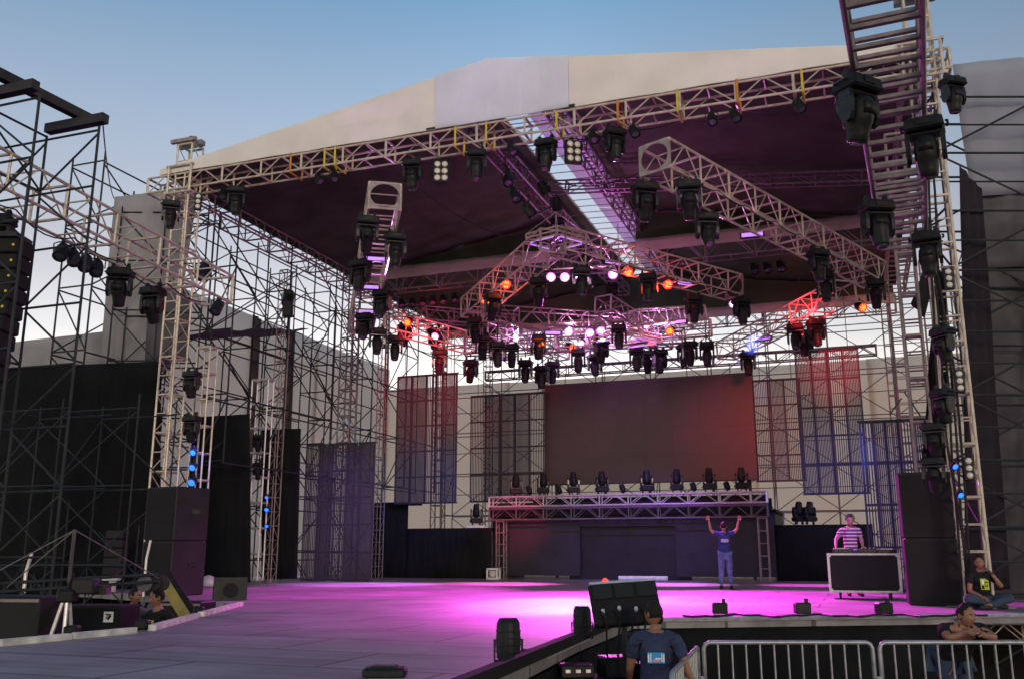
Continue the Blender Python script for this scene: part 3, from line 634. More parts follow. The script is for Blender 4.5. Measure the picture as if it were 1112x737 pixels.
def heads(T, where, pxs, key='head', cat='moving head', group='black moving heads', by='px', labels=None, scale=1.0, i=0, drop=0., desc='black moving head'):
    for k, e in enumerate(pxs):
        e = e if isinstance(e, tuple) else (e,); px = e[0]; ii = e[1] if len(e) > 1 else i; dr = e[2] if len(e) > 2 else drop; kk = e[3] if len(e) > 3 else None
        t = at_px(T, px) if by == 'px' else at_py(T, px)
        p = tp(T, t, ii, -1)-EZ*(.03+dr)
        kx = kk or (f'head|{rh.choice([-8, 0, 6, 12, -14, 24, -28])}' if key == 'head' else key)
        ls = labels[k] if labels else f'{desc} hanging from {where}, {ORD[k]} from its {"left" if by == "px" else "upper"} end'
        if len(pxs) == 1 and not labels: ls = f'{desc} hanging from {where}'
        place(kx, p, rh.uniform(-.5, .5)+(.3 if 'par' in kx else 0), ls, cat, group, scale)
        if dr > .05: MB().tube(p+EZ*.02, p+EZ*(dr+.03), .022).build('drop_pole', M['steel'], LASTOBJ())
def LASTOBJ(): return _lp[0]
_lp = [None]
_place = place
def place(*a, **k):
    o = _place(*a, **k); _lp[0] = o; return o
heads(TF, 'the front roof truss', [258, 449, 518, 592, 667, 916], scale=1.0)
heads(TF, 'the front roof truss', [243, 347, 365, 556, 645, 689, 771, 798, 866], key='par', cat='par lamp', group='small par lamps', desc='small black par lamp')
heads(TF, '', [475, 620], key='blinder|2|3', cat='blinder', group='six lamp blinders', labels=['six lamp blinder on the front roof truss, left of the clear fascia', 'six lamp blinder on the front roof truss, right of the clear fascia'], scale=.85, i=-1)
heads(TCc, 'the outer left grid truss', [(417, -1), (414, 1), (408, -1), (402, 1), (397, 0), (394, 1.3)], scale=1.12)
heads(TD, 'the outer right grid truss', [(715, -1), (731, 1), (781, -1), (872, 1), (908, -1), (935, 1)], scale=1.12)
heads(TE1, 'the inner left grid truss', [(572, 1), (547, -1), (516, 0), (513, 1, .5)], scale=1.12)
heads(TE2, 'the inner right grid truss', [(640, -1), (695, 1), (762, -1), (795, 1)], scale=1.12)
heads(TE3, 'the cross grid truss', [(540, 0, .5), (587, -1, .1), (652, 0, .2)], scale=1.12)
heads(TFf, 'the rear left red lit truss', [(424, 1, .1), (484, -1, 0)], scale=1.12)
heads(TG, 'the rear middle grid truss', [(511, 0, .1), (570, 0, .2), (588, 0, .45), (645, 0, .1), (703, -1, 0), (742, 0, -.1)], scale=1.12)
heads(TH_, 'the rear right red lit truss', [(811, 0), (862, -1), (872, 1), (884, 0)], scale=1.12)
heads(TX2, 'the long violet lit truss', [(628, 1), (690, 0, .1), (748, -1), (766, 1, .2)], scale=1.12)
heads(TX4, 'the grey tangle truss', [(440, 0, .1), (470, 1, .2), (530, 0)], scale=1.1)
heads(TX1, 'the short violet lit truss', [(556, 0), (600, 0, .1)], scale=1.1)
heads(TK_, 'the small crossing grid truss', [(672, 0), (716, 0)], scale=1.12)
heads(TR1, 'the left ridge truss', [(598, 1), (612, -1), (628, 1), (648, -1), (664, 0)], scale=.95)
heads(TSL, 'the wide left side truss', [(24, 1), (144, .6), (185, 1)])
heads(TSL, 'the wide left side truss', [(89, 1), (102, 1), (114, 1), (126, 1), (222, -1)], key='par', cat='par lamp', group='small par lamps', desc='small black par lamp', scale=1.1)
heads(TSR, 'the right ladder truss', [(46, .95), (105, -.95), (190, .95), (232, -.95)], by='py', scale=1.0)
# lit lamps
k = 0
def pt_lamp(px, py, d, key, label, cat='lit lamp', group='lit magenta lamps', sc=1., rz=0): place(key, P(px, py, d)+EZ*.2*sc, rz, label, cat, group, sc)
for k, (px, py, d) in enumerate(((598, 300, 30.5), (613, 300, 30.4), (629, 299, 30.2), (665, 297, 29.6))):
    pt_lamp(px, py, d, 'par|on_magenta', f'glowing magenta par lamp in the inner grid triangle, {ORD[k]} from the left', sc=1.3)
tag(MB().tube(P(590, 293, 30.7), P(672, 289, 29.5), .03).tube(P(590, 293, 30.7), P(588, 288, 30.7)+EZ*1.2, .015).tube(P(672, 289, 29.5), P(672, 289, 29.5)+EZ*1.4, .015).build('lamp_bar', M['alu']), 'hung aluminium bar carrying the upper row of magenta par lamps', 'lamp bar')
for k, (px, py, d) in enumerate(((617, 359, 33), (640, 360, 33), (652, 358, 33), (677, 355, 33))):
    pt_lamp(px, py, d, 'par|on_white', f'glowing pinkish white par lamp low in the middle of the grid, {ORD[k]} from the left', sc=1.35, group='lit pinkish white lamps')
tag(MB().tube(P(606, 351, 33), P(690, 347, 33), .03).build('lamp_bar', M['alu']), 'aluminium bar carrying the lower row of pinkish white lamps', 'lamp bar')
for k, (px, py, d, w) in enumerate(((548, 308, 29.7, 'on the inner left grid truss, upper one'), (529, 325, 31.2, 'on the inner left grid truss, lower one'), (587, 370, 33, 'above the head in the middle of the rear grid'), (619, 376, 34.6, 'on the rear middle truss, right of centre'), (684, 294, 28.5, 'on the inner right grid truss, upper one'), (724, 308, 29.3, 'on the inner right grid truss, lower one'), (728, 358, 33, 'near the right end of the rear middle truss'), (706, 370, 34.0, 'beside the low diamond frame'))):
    pt_lamp(px, py, d, 'par|on_red' if k in (4, 5) else 'par|on_orange', f'glowing {"red" if k in (4, 5) else "orange"} lamp {w}', group='lit orange and red lamps', sc=1.25, rz=[.4, -.3, .2, .6, -.5, .1, -.4, .3][k])
for k, (px, py, d, w) in enumerate(((817, 256, 24.5, 'under the outer right grid truss'), (664, 286, 27.9, 'at the top of the inner right truss'), (742, 309, 29.2, 'in the middle of the inner right truss'), (600, 362, 33.4, 'over the middle of the cross grid truss'), (545, 389, 35, 'on the rear middle truss, left end'), (636, 377, 35, 'on the rear middle truss, right of centre'), (695, 371, 34, 'beside the low diamond frame'), (737, 350, 33, 'above the right end of the rear middle truss'), (829, 368, 32.4, 'under the rear right red lit truss'))):
    place('batten', P(px, py, d)+EZ*.1, (-.3, .5, .5, .1, 0, 0, -.5, -.4, -.6)[k], f'violet lit batten lamp {w}', 'batten lamp', 'violet batten lamps', .9)
for k, (t, lb) in enumerate(((.30, 'upper'), (.52, 'middle'), (.74, 'lower'))):
    place('batten', tp(TCc, t, 0, -1)-EZ*.02, R(10), f'violet lit batten across the outer left grid truss, {lb} one', 'batten lamp', 'violet batten lamps', .8)
for k, (px, py, d, kk, lb) in enumerate(((474, 364, 33.5, 'on_white', 'glowing pinkish white lamp beside the red lit rear left truss'), (795, 329, 31, 'on_white', 'glowing white lamp under the round end plate of the inner right truss'), (700, 352, 33, 'on_magenta', 'glowing magenta lamp over the right half of the tangle'), (632, 372, 34.5, 'on_magenta', 'glowing magenta lamp in the middle of the tangle'), (560, 366, 34, 'on_magenta', 'glowing magenta lamp at the left end of the tangle'), (934, 333, 28.3, 'on_red', 'glowing red lamp at the end of the outer right grid truss'), (444, 349, 32, 'on_red', 'glowing red lamp on the rear left red lit truss'))):
    pt_lamp(px, py, d, 'par|'+kk, lb, group='lit lamps round the tangle', sc=1.15, rz=.3*(k % 3-1))
# dark pars along the middle cross truss
for k, px in enumerate((437, 448, 459, 470, 481, 494)):
    t = at_px(TM, px); place('par', tp(TM, t, 0, -1)-EZ*.25, .2, f'dark par lamp under the left half of the middle cross truss, {ORD[k]} from the left', 'par lamp', 'small par lamps', 1.15)
for k, px in enumerate((755, 818, 832, 846)):
    t = at_px(TM, px); place('par', tp(TM, t, 0, -1)-EZ*.25, .2, f'dark par lamp under the right half of the middle cross truss, {ORD[k]} from the left', 'par lamp', 'small par lamps', 1.15)
# cluster of small lamps on a drop arm left of stage centre, under the clear strip
tag(MB().path([P(549, 180, 23.5), P(556, 205, 23.5), P(571, 222, 23.5), P(576, 236, 23.5)], .04).tube(P(576, 236, 23.5), P(600, 224, 25), .03).tube(P(549, 180, 23.5), P(549, 168, 23), .03).build('drop_arm', M['black']), 'bent black arm below the front truss carrying small lamps', 'drop arm')
for k, (px, py, d) in enumerate(((552, 196, 23.5), (559, 213, 23.5), (574, 229, 23.5), (590, 205, 24), (604, 222, 25), (593, 178, 23))):
    place('par', P(px, py, d)+EZ*.25, k*.7, f'small black lamp of the cluster below the clear fascia, {ORD[k]} from the left' if k != 5 else 'small black lamp at the top of the cluster below the clear fascia', 'par lamp', 'small par lamps', 1.2)
# lamps on the upright ladders and towers, blue lit ones
def side_head(p, label, rz, key='head|75', sc=.85, grp='black moving heads'): place(key, p, 0, label, 'moving head', grp, sc, rot=(0, R(0), rz))
for k, py in enumerate((414, 462)): side_head(P(209, py-14, 23.0), f'black moving head on the left front tower, {["upper", "lower"][k]} one above the speakers', -.4, 'head|5')
place('par', P(221, 292, 22.8)+EZ*.2, 0, 'dark lamp on the left front tower at the height of the side truss', 'par lamp', 'small par lamps', 1.4)
for k, py in enumerate((475, 490, 506, 522)):
    pt_lamp(211+k*-.6, py, 23.2, 'par|on_blue', f'glowing blue lamp in the column above the left speakers, {ORD[k]} from the top', group='lit blue lamps', sc=.62+.08*k)
for k, py in enumerate((480, 510)): side_head(Pv(281, py-10, 6.0), f'black moving head in the slim white ladder truss, {["upper", "lower"][k]} one', -.3, 'head|5', .7)
for k, py in enumerate((539, 552, 570)):
    pt_lamp(290, py, 28.8, 'par|on_blue', f'glowing blue lamp beside the black flat, {ORD[k]} from the top', group='lit blue lamps', sc=.5+.12*(k == 1))
for k, (px, py) in enumerate(((1022, 352), (1022, 418), (1012, 455), (1012, 492))):
    side_head(P(px, py, 16.6), f'black moving head on the ladder beside the right front tower, {ORD[k]} from top', -1.2 if k < 2 else -.6, 'head|12', .8)
for k, (px, py) in enumerate(((1036, 505), (1042, 536))):
    pt_lamp(px, py, 16.6, 'par|on_blue', f'glowing blue lamp behind the right speakers, {["upper", "lower"][k]} one', group='lit blue lamps', sc=.5)
for k, (py, hh) in enumerate(((292, 0), (402, 0), (496, 0))):
    t = at_py(TWR, py, .1, .9); p = tp(TWR, t)
    place('blinder|1|3', P(proj(p)[0]+4, py-4, proj(p)[2]-.36), -.25, f'triple white lamp on the right front tower, {ORD[k]} from the top', 'blinder', 'triple white lamps', .62)
t = at_py(TWL, 236, .1, .95); place('blinder|1|3', P(216, 208, 22.9), .2, 'triple white lamp near the top of the left front tower', 'blinder', 'triple white lamps', .62)
place('head|0', P(187, 216, 23), .3, 'black moving head at the left end of the front roof truss, outside the tower', 'moving head', 'black moving heads', .9)
place('head|0', P(1033, 82, 17.6), .3, 'black moving head at the right end of the front roof truss, outside the tower', 'moving head', 'black moving heads', .9)

# ------------------------------------------------------------------ screen panels (slatted, see-through)
def mesh_panel(label, px0, px1, yt, yb, v, cols, hang=0, tone='mesh', tilt=None):
    a, b = Pv(px0, (yt+yb)/2, v), Pv(px1, (yt+yb)/2, v)
    zt_, zb_ = Pv(px0, yt, v).z, Pv(px0, yb, v).z
    if not hang: zb_ = ZS+.02
    ua, ub = uv(a)[0], uv(b)[0]; root = thing('screen_panel', label, 'screen panel', W((ua+ub)/2, v, zb_), 0, 'slatted screen panels')
    n = len(cols); wd = (ub-ua)/n
    for k, c in enumerate(cols):
        u0, u1 = ua+wd*k+.012, ua+wd*(k+1)-.012; mb = MB(); nb = max(3, round((u1-u0)/c[0]))
        for q in range(nb+1):
            u = u0+(u1-u0)*q/nb; ww = c[1] if q not in (0, nb) else .05
            mb.frame(W(u, v, (zt_+zb_)/2), EX*ww/2, EY*.012, EZ*(zt_-zb_)/2)
        nh = max(2, round((zt_-zb_)/1.0))
        for q in range(nh+1): mb.frame(W((u0+u1)/2, v+.022, zb_+.03+(zt_-zb_-.06)*q/nh), EX*((u1-u0)/2), EY*.008, EZ*.03)
        mb.build('slat_module', M[tone], root)
    mb = MB()
    for z in (zt_, zb_+.02): mb.frame(W((ua+ub)/2, v+.05, z), EX*((ub-ua)/2+.03), EY*.02, EZ*.025)
    mb.build('crossbar', M['steel'], root)
    if hang:
        mb = MB()
        for u in (ua+.3, ub-.3): mb.tube(W(u, v+.05, zt_), W(u, v+.05, ZB-.5), .012, 5)
        mb.build('hanging_wire', M['cable'], root)
D, Lc = (.047, .031), (.066, .030)
mesh_panel('pale grey slatted screen panel standing on the stage left of the black riser wall', 330, 405, 483, 627, 9.5, [Lc, D, Lc, D, D], 0)
mesh_panel('red lit slatted screen panel hanging above the left black riser wall', 430, 496, 409, 547, 13.5, [D, D, Lc, D], 1)
mesh_panel('dark slatted screen panel hanging just left of the big display', 511, 592, 430, 545, 16.6, [Lc, D, D, D, Lc], 1)
mesh_panel('dark slatted screen panel hanging just right of the big display', 819, 872, 413, 523, 17.0, [Lc, D, Lc], 1)
mesh_panel('purple and red lit slatted screen panel hanging right of the display', 868, 938, 382, 537, 12.0, [D, D, Lc, D], 1)
mesh_panel('indigo slatted screen panel standing behind the man at the mixing case', 940, 1012, 457, 642, 6.0, [Lc, D, D, Lc, D], 0)

# ------------------------------------------------------------------ big display
v = 17.0; a, b = Pv(592, 470, v), Pv(820, 470, v); ua, ub = uv(a)[0], uv(b)[0]; z1, z0 = Pv(592, 418, v).z, Pv(592, 526, v).z
root = thing('big_display', 'big dark flat display above the riser with a reddish right side', 'display', W((ua+ub)/2, v, z0))
mb = MB(); nx, nz = 8, 4
for i in range(nx):
    for j in range(nz):
        x0, x1 = ua+(ub-ua)*i/nx, ua+(ub-ua)*(i+1)/nx; y0, y1 = z0+(z1-z0)*j/nz, z0+(z1-z0)*(j+1)/nz
        mb.frame(W((x0+x1)/2, v, (y0+y1)/2), EX*((x1-x0)/2-.0012), EY*.05, EZ*((y1-y0)/2-.0012))
mb.build('tile_face', M['screen'], root)
mb = MB().frame(W((ua+ub)/2, v+.12, (z0+z1)/2), EX*((ub-ua)/2+.02), EY*.05, EZ*((z1-z0)/2+.02)); mb.build('back_frame', M['black_matt'], root)
mb = MB()
for k in range(5): u = ua+(ub-ua)*(k+.5)/5; mb.tube(W(u, v+.15, z1), W(u, 17.2, TS.p0.z-.1), .015)
mb.build('hanging_wire', M['cable'], root)
mb = MB()
for k in range(3): u = ua+(ub-ua)*(k*.46+.04); mb.tube(W(u, v+.4, ZS), W(u, v+.4, z1), .06)
mb.build('support_post', M['steel'], root)
# ------------------------------------------------------------------ riser
v = 14.75; u0, u1 = uv(Pv(533, 600, v))[0], uv(Pv(842, 600, v))[0]
zt2 = Pv(540, 541, v).z-.0
root = thing('riser', 'wide dark panelled riser with a recessed centre below the row of heads', 'riser', W((u0+u1)/2, v, ZS))
um0, um1 = uv(Pv(629, 600, v))[0], uv(Pv(733, 600, v))[0]; zf = Pv(560, 560, v).z
MB().frame(W((u0+um0)/2, v+.2, (ZS+zf)/2+.06), EX*((um0-u0)/2-.01), EY*.05, EZ*((zf-ZS)/2-.06)).build('side_panel', M['facade'], root)
MB().frame(W((u1+um1)/2, v+.2, (ZS+zf)/2+.06), EX*((u1-um1)/2-.01), EY*.05, EZ*((zf-ZS)/2-.06)).build('side_panel', M['facade'], root)
zm = Pv(630, 571, v).z
MB().frame(W((um0+um1)/2, v+.42, (ZS+zf)/2), EX*((um1-um0)/2+.5), EY*.05, EZ*(zf-ZS)/2).build('centre_panel', M['facade_dark'], root)
MB().frame(W((um0+um1)/2, v+.2, (zm+zf)/2), EX*((um1-um0)/2), EY*.05, EZ*(zf-zm)/2).build('header_panel', M['facade'], root)
MB().frame(W((u0+u1)/2, v+1.9, zf+.06), EX*((u1-u0)/2+.1), EY*1.9, EZ*.06).build('platform', M['black_matt'], root)
MB().sheet(W(u0, v-.12, zf-.02), W(u1, v-.12, zf-.02), W(u1, v-.12, Pv(540, 546, v).z), W(u0, v-.12, Pv(540, 546, v).z), 40, 2, .02, .008, 2).build('net_apron', M['net'], root, smooth=True)
for uu in (u0, u1): MB().frame(W(uu, v+2, (ZS+zf)/2), EX*.04, EY*1.75, EZ*(zf-ZS)/2).build('end_panel', M['facade'], root)
TRI = truss('truss along the top front of the riser carrying the row of heads', W(u0+.15, v-.35, zt2-.15), W(u1-.15, v-.35, zt2-.15), .4, .36, .55, group='riser trusses', m='metal_edge')
TRI2 = truss('lower truss behind the net apron of the riser', W(u0+.15, v-.35, zf+.05), W(u1-.15, v-.35, zf+.05), .4, .4, .55, group='riser trusses', m='steel_light')  # dark steel colour imitates the dimming by the net
for px, lb in ((548, 'lattice post at the left end of the riser'), (831, 'lattice post at the right end of the riser')):
    uu = uv(Pv(px, 600, v))[0]; truss(lb, W(uu, v-.35, ZS), W(uu, v-.35, zf-.2), .3, .3, .4, up=EY, r=.024, rl=.015, group='riser posts', m='alu_dark', name='lattice_post', cat='post')
def floor_head(p, label, rz, sc, tilt=-6, lit=None, group='moving heads standing on the riser'):
    key = f'head|{tilt}'; place(key, p, 0, label, 'moving head', group, sc, rot=(math.pi, 0, rz))
for k, px in enumerate((560, 590, 623, 654, 703, 736, 771, 806)):
    t = at_px(TRI, px); floor_head(tp(TRI, t, 0, 1)+EZ*.03, f'black moving head standing upright on the riser truss, {ORD[k]} from the left', rh.uniform(-.3, .3), .98, rh.choice([-6, 0, 12]))
for k, px in enumerate((575, 607, 676, 754, 790)):
    t = at_px(TRI, px); place('par', tp(TRI, t, 0, 1)+EZ*.05, 0, f'small dark lamp between the heads on the riser truss, {ORD[k]} from the left', 'par lamp', 'small lamps on the riser', .9, rot=(math.pi, 0, .4))
# dark block behind the riser heads, drum platform etc.
tag(MB().frame(W((u0+u1)/2+.2, v+2.6, zf+.42), EX*4.6, EY*.05, EZ*.36).build('low_rear_wall', M['black_matt']), 'low black wall at the back of the riser under the display', 'low wall')
for px, lb in ((536, 'white boxed lamp on the stage floor at the left end of the riser'), (851, 'white boxed lamp on the stage floor at the right end of the riser')):
    p = Pz(px, 628.5); root = thing('boxed_lamp', lb, 'floor lamp', p, -A20, 'white boxed floor lamps')
    mb = MB()
    for i in (-1, 1):
        for j in (-1, 1):
            mb.frame((i*.19, j*.15, .2), Vector((.03, 0, 0)), Vector((0, .03, 0)), Vector((0, 0, .19))); mb.frame((0, j*.15, .2+i*.17), Vector((.16, 0, 0)), Vector((0, .03, 0)), Vector((0, 0, .03)))
            mb.frame((i*.19, 0, .2+j*.17), Vector((.03, 0, 0)), Vector((0, .12, 0)), Vector((0, 0, .03)))
    mb.build('box_frame', M['white'], root, world=False)
    MB().lathe([(.09, -.12), (.12, -.1), (.12, .08), (.09, .09)], (0, 0, .2), 'y', 14).build('lamp', M['lens_white'], root, world=False)
for px0, px1, yt, vv, lb, nm in ((403, 443, 545, 14.32, 'tall black wall section beside the pale grey screen panel', 'black_wall'), (442.5, 534, 573, 14.2, 'low black wall left of the riser with a lamp standing on it', 'black_wall'), (843, 950, 569, 15.0, 'low black wall right of the riser', 'black_wall')):
    a, b = Pv(px0, 600, vv), Pv(px1, 600, vv); za = Pv((px0+px1)/2, yt, vv).z; ua, ub = uv(a)[0], uv(b)[0]
    root = thing(nm, lb, 'low wall', W((ua+ub)/2, vv, ZS), 0, 'black walls beside the riser')
    MB().sheet(W(ua, vv-.06, ZS+.01), W(ub, vv-.06, ZS+.01), W(ub, vv-.06, za), W(ua, vv-.06, za), 24, 4, .015, .006, int(px0)).build('cloth_front', M['drape'], root, smooth=True)
    MB().frame(W((ua+ub)/2, vv+.6, za-.04), EX*((ub-ua)/2), EY*.6, EZ*.04).build('top_board', M['black_matt'], root)
p = Pv(517, 573, 14.5); floor_head(p+EZ*.1, 'black moving head standing on the low black wall left of the riser', .2, .95, 0)
tag(MB().cbox(p+EZ*.05, .7, .45, .1, .02).build('white_tray', M['white']), 'white tray under the head on the low black wall', 'tray')
for k, (px, py) in enumerate(((868, 552), (880, 548))): floor_head(Pv(px, 569, 15.4)+EZ*.02, f'dark moving head on the black wall right of the riser, {["left", "right"][k]} one', .3, .9, 12)
tag(MB().tube(Pv(851, 556, 15.6), Pv(866, 556, 15.6), .025).tube(Pv(851, 556, 15.6), Pv(851, 569, 15.6), .025).tube(Pv(866, 556, 15.6), Pv(866, 569, 15.6), .025).build('hand_rail', M['alu_dark']), 'short metal rail on the black wall right of the riser', 'rail')
p, q = Pz(672, 630.2), Pz(725, 630.6); tag(MB().tube(p+EZ*.09, q+EZ*.09, .085, 12).build('white_tube', M['white']), 'white tube lying on the stage in front of the riser', 'tube')

# ------------------------------------------------------------------ speakers
def sub(loc, rz, label, group, w=.95, h=1.22, dp=.9):
    root = thing('speaker_cabinet', label, 'speaker', loc, rz, group)
    MB().cbox((0, 0, h/2), w, dp, h, .025).build('cabinet', M['case_side'], root, world=False)
    mb = MB().box((0, -dp/2-.008, h/2), w-.07, .016, h-.09)
    for z in (.34, .66): mb.box((0, -dp/2-.02, h*z), w-.1, .012, .02)
    mb.build('grille', M['speaker'], root, world=False)
    for s in (-1, 1): MB().box((s*(w/2+.003), .1, h*.55), .012, .24, .12).build('handle', M['black_gloss'], root, world=False)
pl = Pz(186, 645.6); rz = R(-30)
for k in range(2): sub(pl+EZ*1.225*k, rz, ['lower black speaker cabinet of the pair at the left front tower', 'upper black speaker cabinet of the pair at the left front tower'][k], 'speakers at the left front tower', 1.0, 1.22, 1.0)
pr = Pz(1015, 656)
for k in range(2): sub(pr+EZ*1.225*k, R(-19), ['lower black speaker cabinet of the pair on the right, next to the mixing case', 'upper black speaker cabinet of the pair on the right, next to the mixing case'][k], 'speakers at the right front tower', .92, 1.22, .9)
# line array at the left border
c = P(3, 262, 15.2); root = thing('line_array', 'tall black line array hanging at the left border under the side truss', 'line array', c, 0)
for k in range(11):
    z = -.26*k-.15; yb = -.012*k*k*.5
    MB().cbox((0, yb, z), .78, .52, .24, .02).build('array_cabinet', M['speaker'], root, world=False)
MB().box((0, 0, .04), .7, .5, .08).box((.3, 0, .5), .03, .03, .9).box((-.3, 0, .5), .03, .03, .9).build('fly_frame', M['steel'], root, world=False)
mb = MB()
for k in range(11): mb.lathe([(.022, 0), (.022, .012)], (.33, -.28-.006*k*k, -.26*k-.15), 'y', 8)
mb.build('yellow_mark', M['yellow'], root, world=False)
p = P(316, 352, 30); place('par', P(313, 316, 30.5), 0, 'dark lamp on a pole above the left wing wall', 'par lamp', 'small par lamps', 1.5)
tag(MB().cbox(P(313, 330, 30.5), .32, .25, .9, .04).tube(P(313, 345, 30.5), P(311, 368, 30.5), .03).build('flood_head', M['black']), 'dark upright box lamp on a thin pole above the left wing wall', 'flood lamp')

# wedge on stage left, bag, cases
p = Pz(249, 651); root = thing('wedge_speaker', 'small black wedge speaker at the far end of the white rim', 'speaker', p, R(20))
o = [(-.22, 0), (.22, 0), (.25, .22), (.05, .44), (-.16, .46)]
MB().loft([[Vector((x, y, z)) for y, z in o] for x in (-.33, -.31, .31, .33)]).build('cabinet', M['black'], root, world=False)
MB().lathe([(.15, 0), (.15, .02), (.10, .005), (.02, .0)], (0, -.24, .2), 'y', 16).build('grille', M['speaker'], root, world=False)
p = Pz(226, 637); tag(MB().lathe([(.02, 0), (.26, .02), (.31, .13), (.20, .24), (.12, .30), (.03, .33)], p, 'z', 9).build('white_bag', M['white'], smooth=True), 'crumpled white bag on the stage beside the left speakers', 'bag')
for k, (px, w, h, lb) in enumerate(((222, .5, .4, 'dark flight case on the stage behind the white bag'), (240, .35, .5, 'dark amplifier rack beside the slim ladder truss'))):
    p = Pz(px, 634.5); root = thing('equipment_case', lb, 'case', p, -A20, 'dark cases stage left'); MB().cbox((0, 0, h/2), w, .4, h, .02).build('case_body', M['case'], root, world=False)
    [MB().box((0, -.205, z), w*.9, .012, .02).build('edging', M['metal_edge'], root, world=False) for z in (h-.05, .05)]

# ------------------------------------------------------------------ mixing case
p = Pz(940, 649.5); root = thing('mixing_case', 'black flight case with silver edges carrying the mixing decks', 'flight case', p, R(-18))
cw, ch, cd, z0 = 1.42, .80, .7, .14
MB().box((0, 0, z0+ch/2), cw, cd, ch).build('case_body', M['case'], root, world=False)
mb = MB()
for s in (-1, 1):
    mb.box((s*(cw/2-.012), -cd/2-.006, z0+ch/2), .05, .02, ch).box((0, -cd/2-.008, z0+ch/2+s*(ch/2-.018)), cw+.01, .02, .04)
    mb.box((s*(cw/2+.004), 0, z0+ch-.02), .015, cd, .05)
    for q in (-1, 1): mb.lathe([(.04, -.01), (.045, 0), (.03, .012)], (s*(cw/2-.03), -cd/2-.02, z0+ch/2+q*(ch/2-.04)), 'y', 8)
mb.build('edging', M['metal_edge'], root, world=False)
for s in (-1, 1):
    for q in (-1, 1): MB().lathe([(.02, -.02), (.055, -.02), (.055, .02), (.02, .02)], (s*.5, q*.25, .057), 'x', 12).box((s*.5, q*.25, .12), .05, .07, .05).build('caster', M['black'], root, world=False)
zt3 = p.z+z0+ch
for dx, w, h, lb, nm in ((-.38, .42, .09, 'turntable deck on the left of the mixing case', 'turntable'), (.12, .34, .10, 'mixer in the middle of the mixing case', 'mixer'), (.48, .36, .08, 'deck on the right end of the mixing case', 'turntable')):
    r2 = thing(nm, lb, nm, p+Matrix.Rotation(R(-18), 3, 'Z') @ Vector((dx, -.02, z0+ch)), R(-18)); MB().cbox((0, 0, h/2), w, .40, h, .01).build('deck_body', M['black_gloss'], r2, world=False)
    if nm == 'turntable': MB().lathe([(.15, 0), (.15, .02), (.02, .022)], (-.02, 0, h), 'z', 20).build('platter', M['metal_edge'], r2, world=False)
    else:
        for i in range(4): MB().box((-.12+.08*i, -.1, h+.01), .02, .05, .02).build('fader', M['white'], r2, world=False)
p2 = p+Vector((-.55, -.1, 0))

# ------------------------------------------------------------------ small lights along the stage lip
for k, (px, lb) in enumerate(((786, 'small black lamp on the stage lip in front of the man with raised arms'), (877, 'small black lamp on the stage lip left of the mixing case'), (967, 'small black lamp on the stage lip below the mixing case'))):
    p = Pz(px, 668)+Vector((0, .25, 0)); root = thing('lip_lamp', lb, 'floor lamp', p, R(180+12*(k-1)), 'small lamps on the stage lip')
    MB().cbox((0, 0, .10), .24, .17, .17, .015).build('body', M['black'], root, world=False); MB().box((-.06, .02, .215), .05, .05, .06).build('knob', M['black'], root, world=False)
    MB().box((0, -.09, .1), .18, .01, .11).build('lens', M['glass'], root, world=False)
pts = []
for k in range(60):
    px = 742+k*5.6; q = Pz(px, 668.8+1.1*math.sin(k*.43)+.6*math.sin(k*1.13)); q.z = ZS+.015; pts.append(q)
tag(MB().path(pts, .016).build('lip_cable', M['cable']), 'black cable wandering along the stage lip between the small lamps', 'cable')

# ------------------------------------------------------------------ cable runs festooned along the trusses
def festoon(T, i, j, lo, hi, label, step=1.25, sg=.16, seed=1):
    rnd = random.Random(seed); pts = []; n = max(2, int((hi-lo)*T.L/step))
    for k in range(n):
        a = tp(T, lo+(hi-lo)*k/n, i, j); b = tp(T, lo+(hi-lo)*(k+1)/n, i, j); s = sg*rnd.uniform(.4, 1.5)
        for q in range(6): t = q/6; pts.append(a*(1-t)+b*t-EZ*s*4*t*(1-t))
    tag(MB().path(pts, .014, 5).build('truss_cable', M['cable']), label, 'cable', 'cable runs along the trusses')
festoon(TF, -1.1, -.9, .12, .46, 'black cable festooned along the left half of the front roof truss', seed=2); festoon(TF, -1.1, -.9, .52, .93, 'black cable festooned along the right half of the front roof truss', seed=3)
festoon(TD, 1.05, -.9, .05, .97, 'black cable festooned along the outer right grid truss', seed=4); festoon(TCc, -.6, -1.05, .1, .95, 'black cable festooned along the outer left grid truss', seed=5)
festoon(TE1, 1.05, -.9, .05, .97, 'black cable festooned along the inner left grid truss', seed=6); festoon(TE2, 1.05, -.9, .05, .97, 'black cable festooned along the inner right grid truss', seed=7)
festoon(TSL, .3, -1.05, .02, .9, 'black cable festooned along the wide left side truss', seed=8); festoon(TG, 0, -1.05, .02, .97, 'black cable festooned along the rear middle grid truss', seed=10)

# ------------------------------------------------------------------ people
def skin(edges, pts, rad, sub=2):
    names = list(pts); me = bpy.data.meshes.new('s'); me.from_pydata([tuple(pts[n]) for n in names], [(names.index(a), names.index(b)) for a, b in edges], [])
    o = bpy.data.objects.new('s', me); COL.objects.link(o); o.modifiers.new('k', 'SKIN'); m2 = o.modifiers.new('b', 'SUBSURF'); m2.levels = sub; m2.render_levels = sub
    for i, n in enumerate(names):
        r = rad[n]; me.skin_vertices[0].data[i].radius = r if isinstance(r, tuple) else (r, r); me.skin_vertices[0].data[i].use_root = i == 0
    bpy.context.view_layer.update()
    ev = o.evaluated_get(bpy.context.evaluated_depsgraph_get()); m = ev.to_mesh(); vs = [v.co.copy() for v in m.vertices]; fs = [tuple(p.vertices) for p in m.polygons]
    ev.to_mesh_clear(); bpy.data.objects.remove(o); bpy.data.meshes.remove(me); return vs, fs
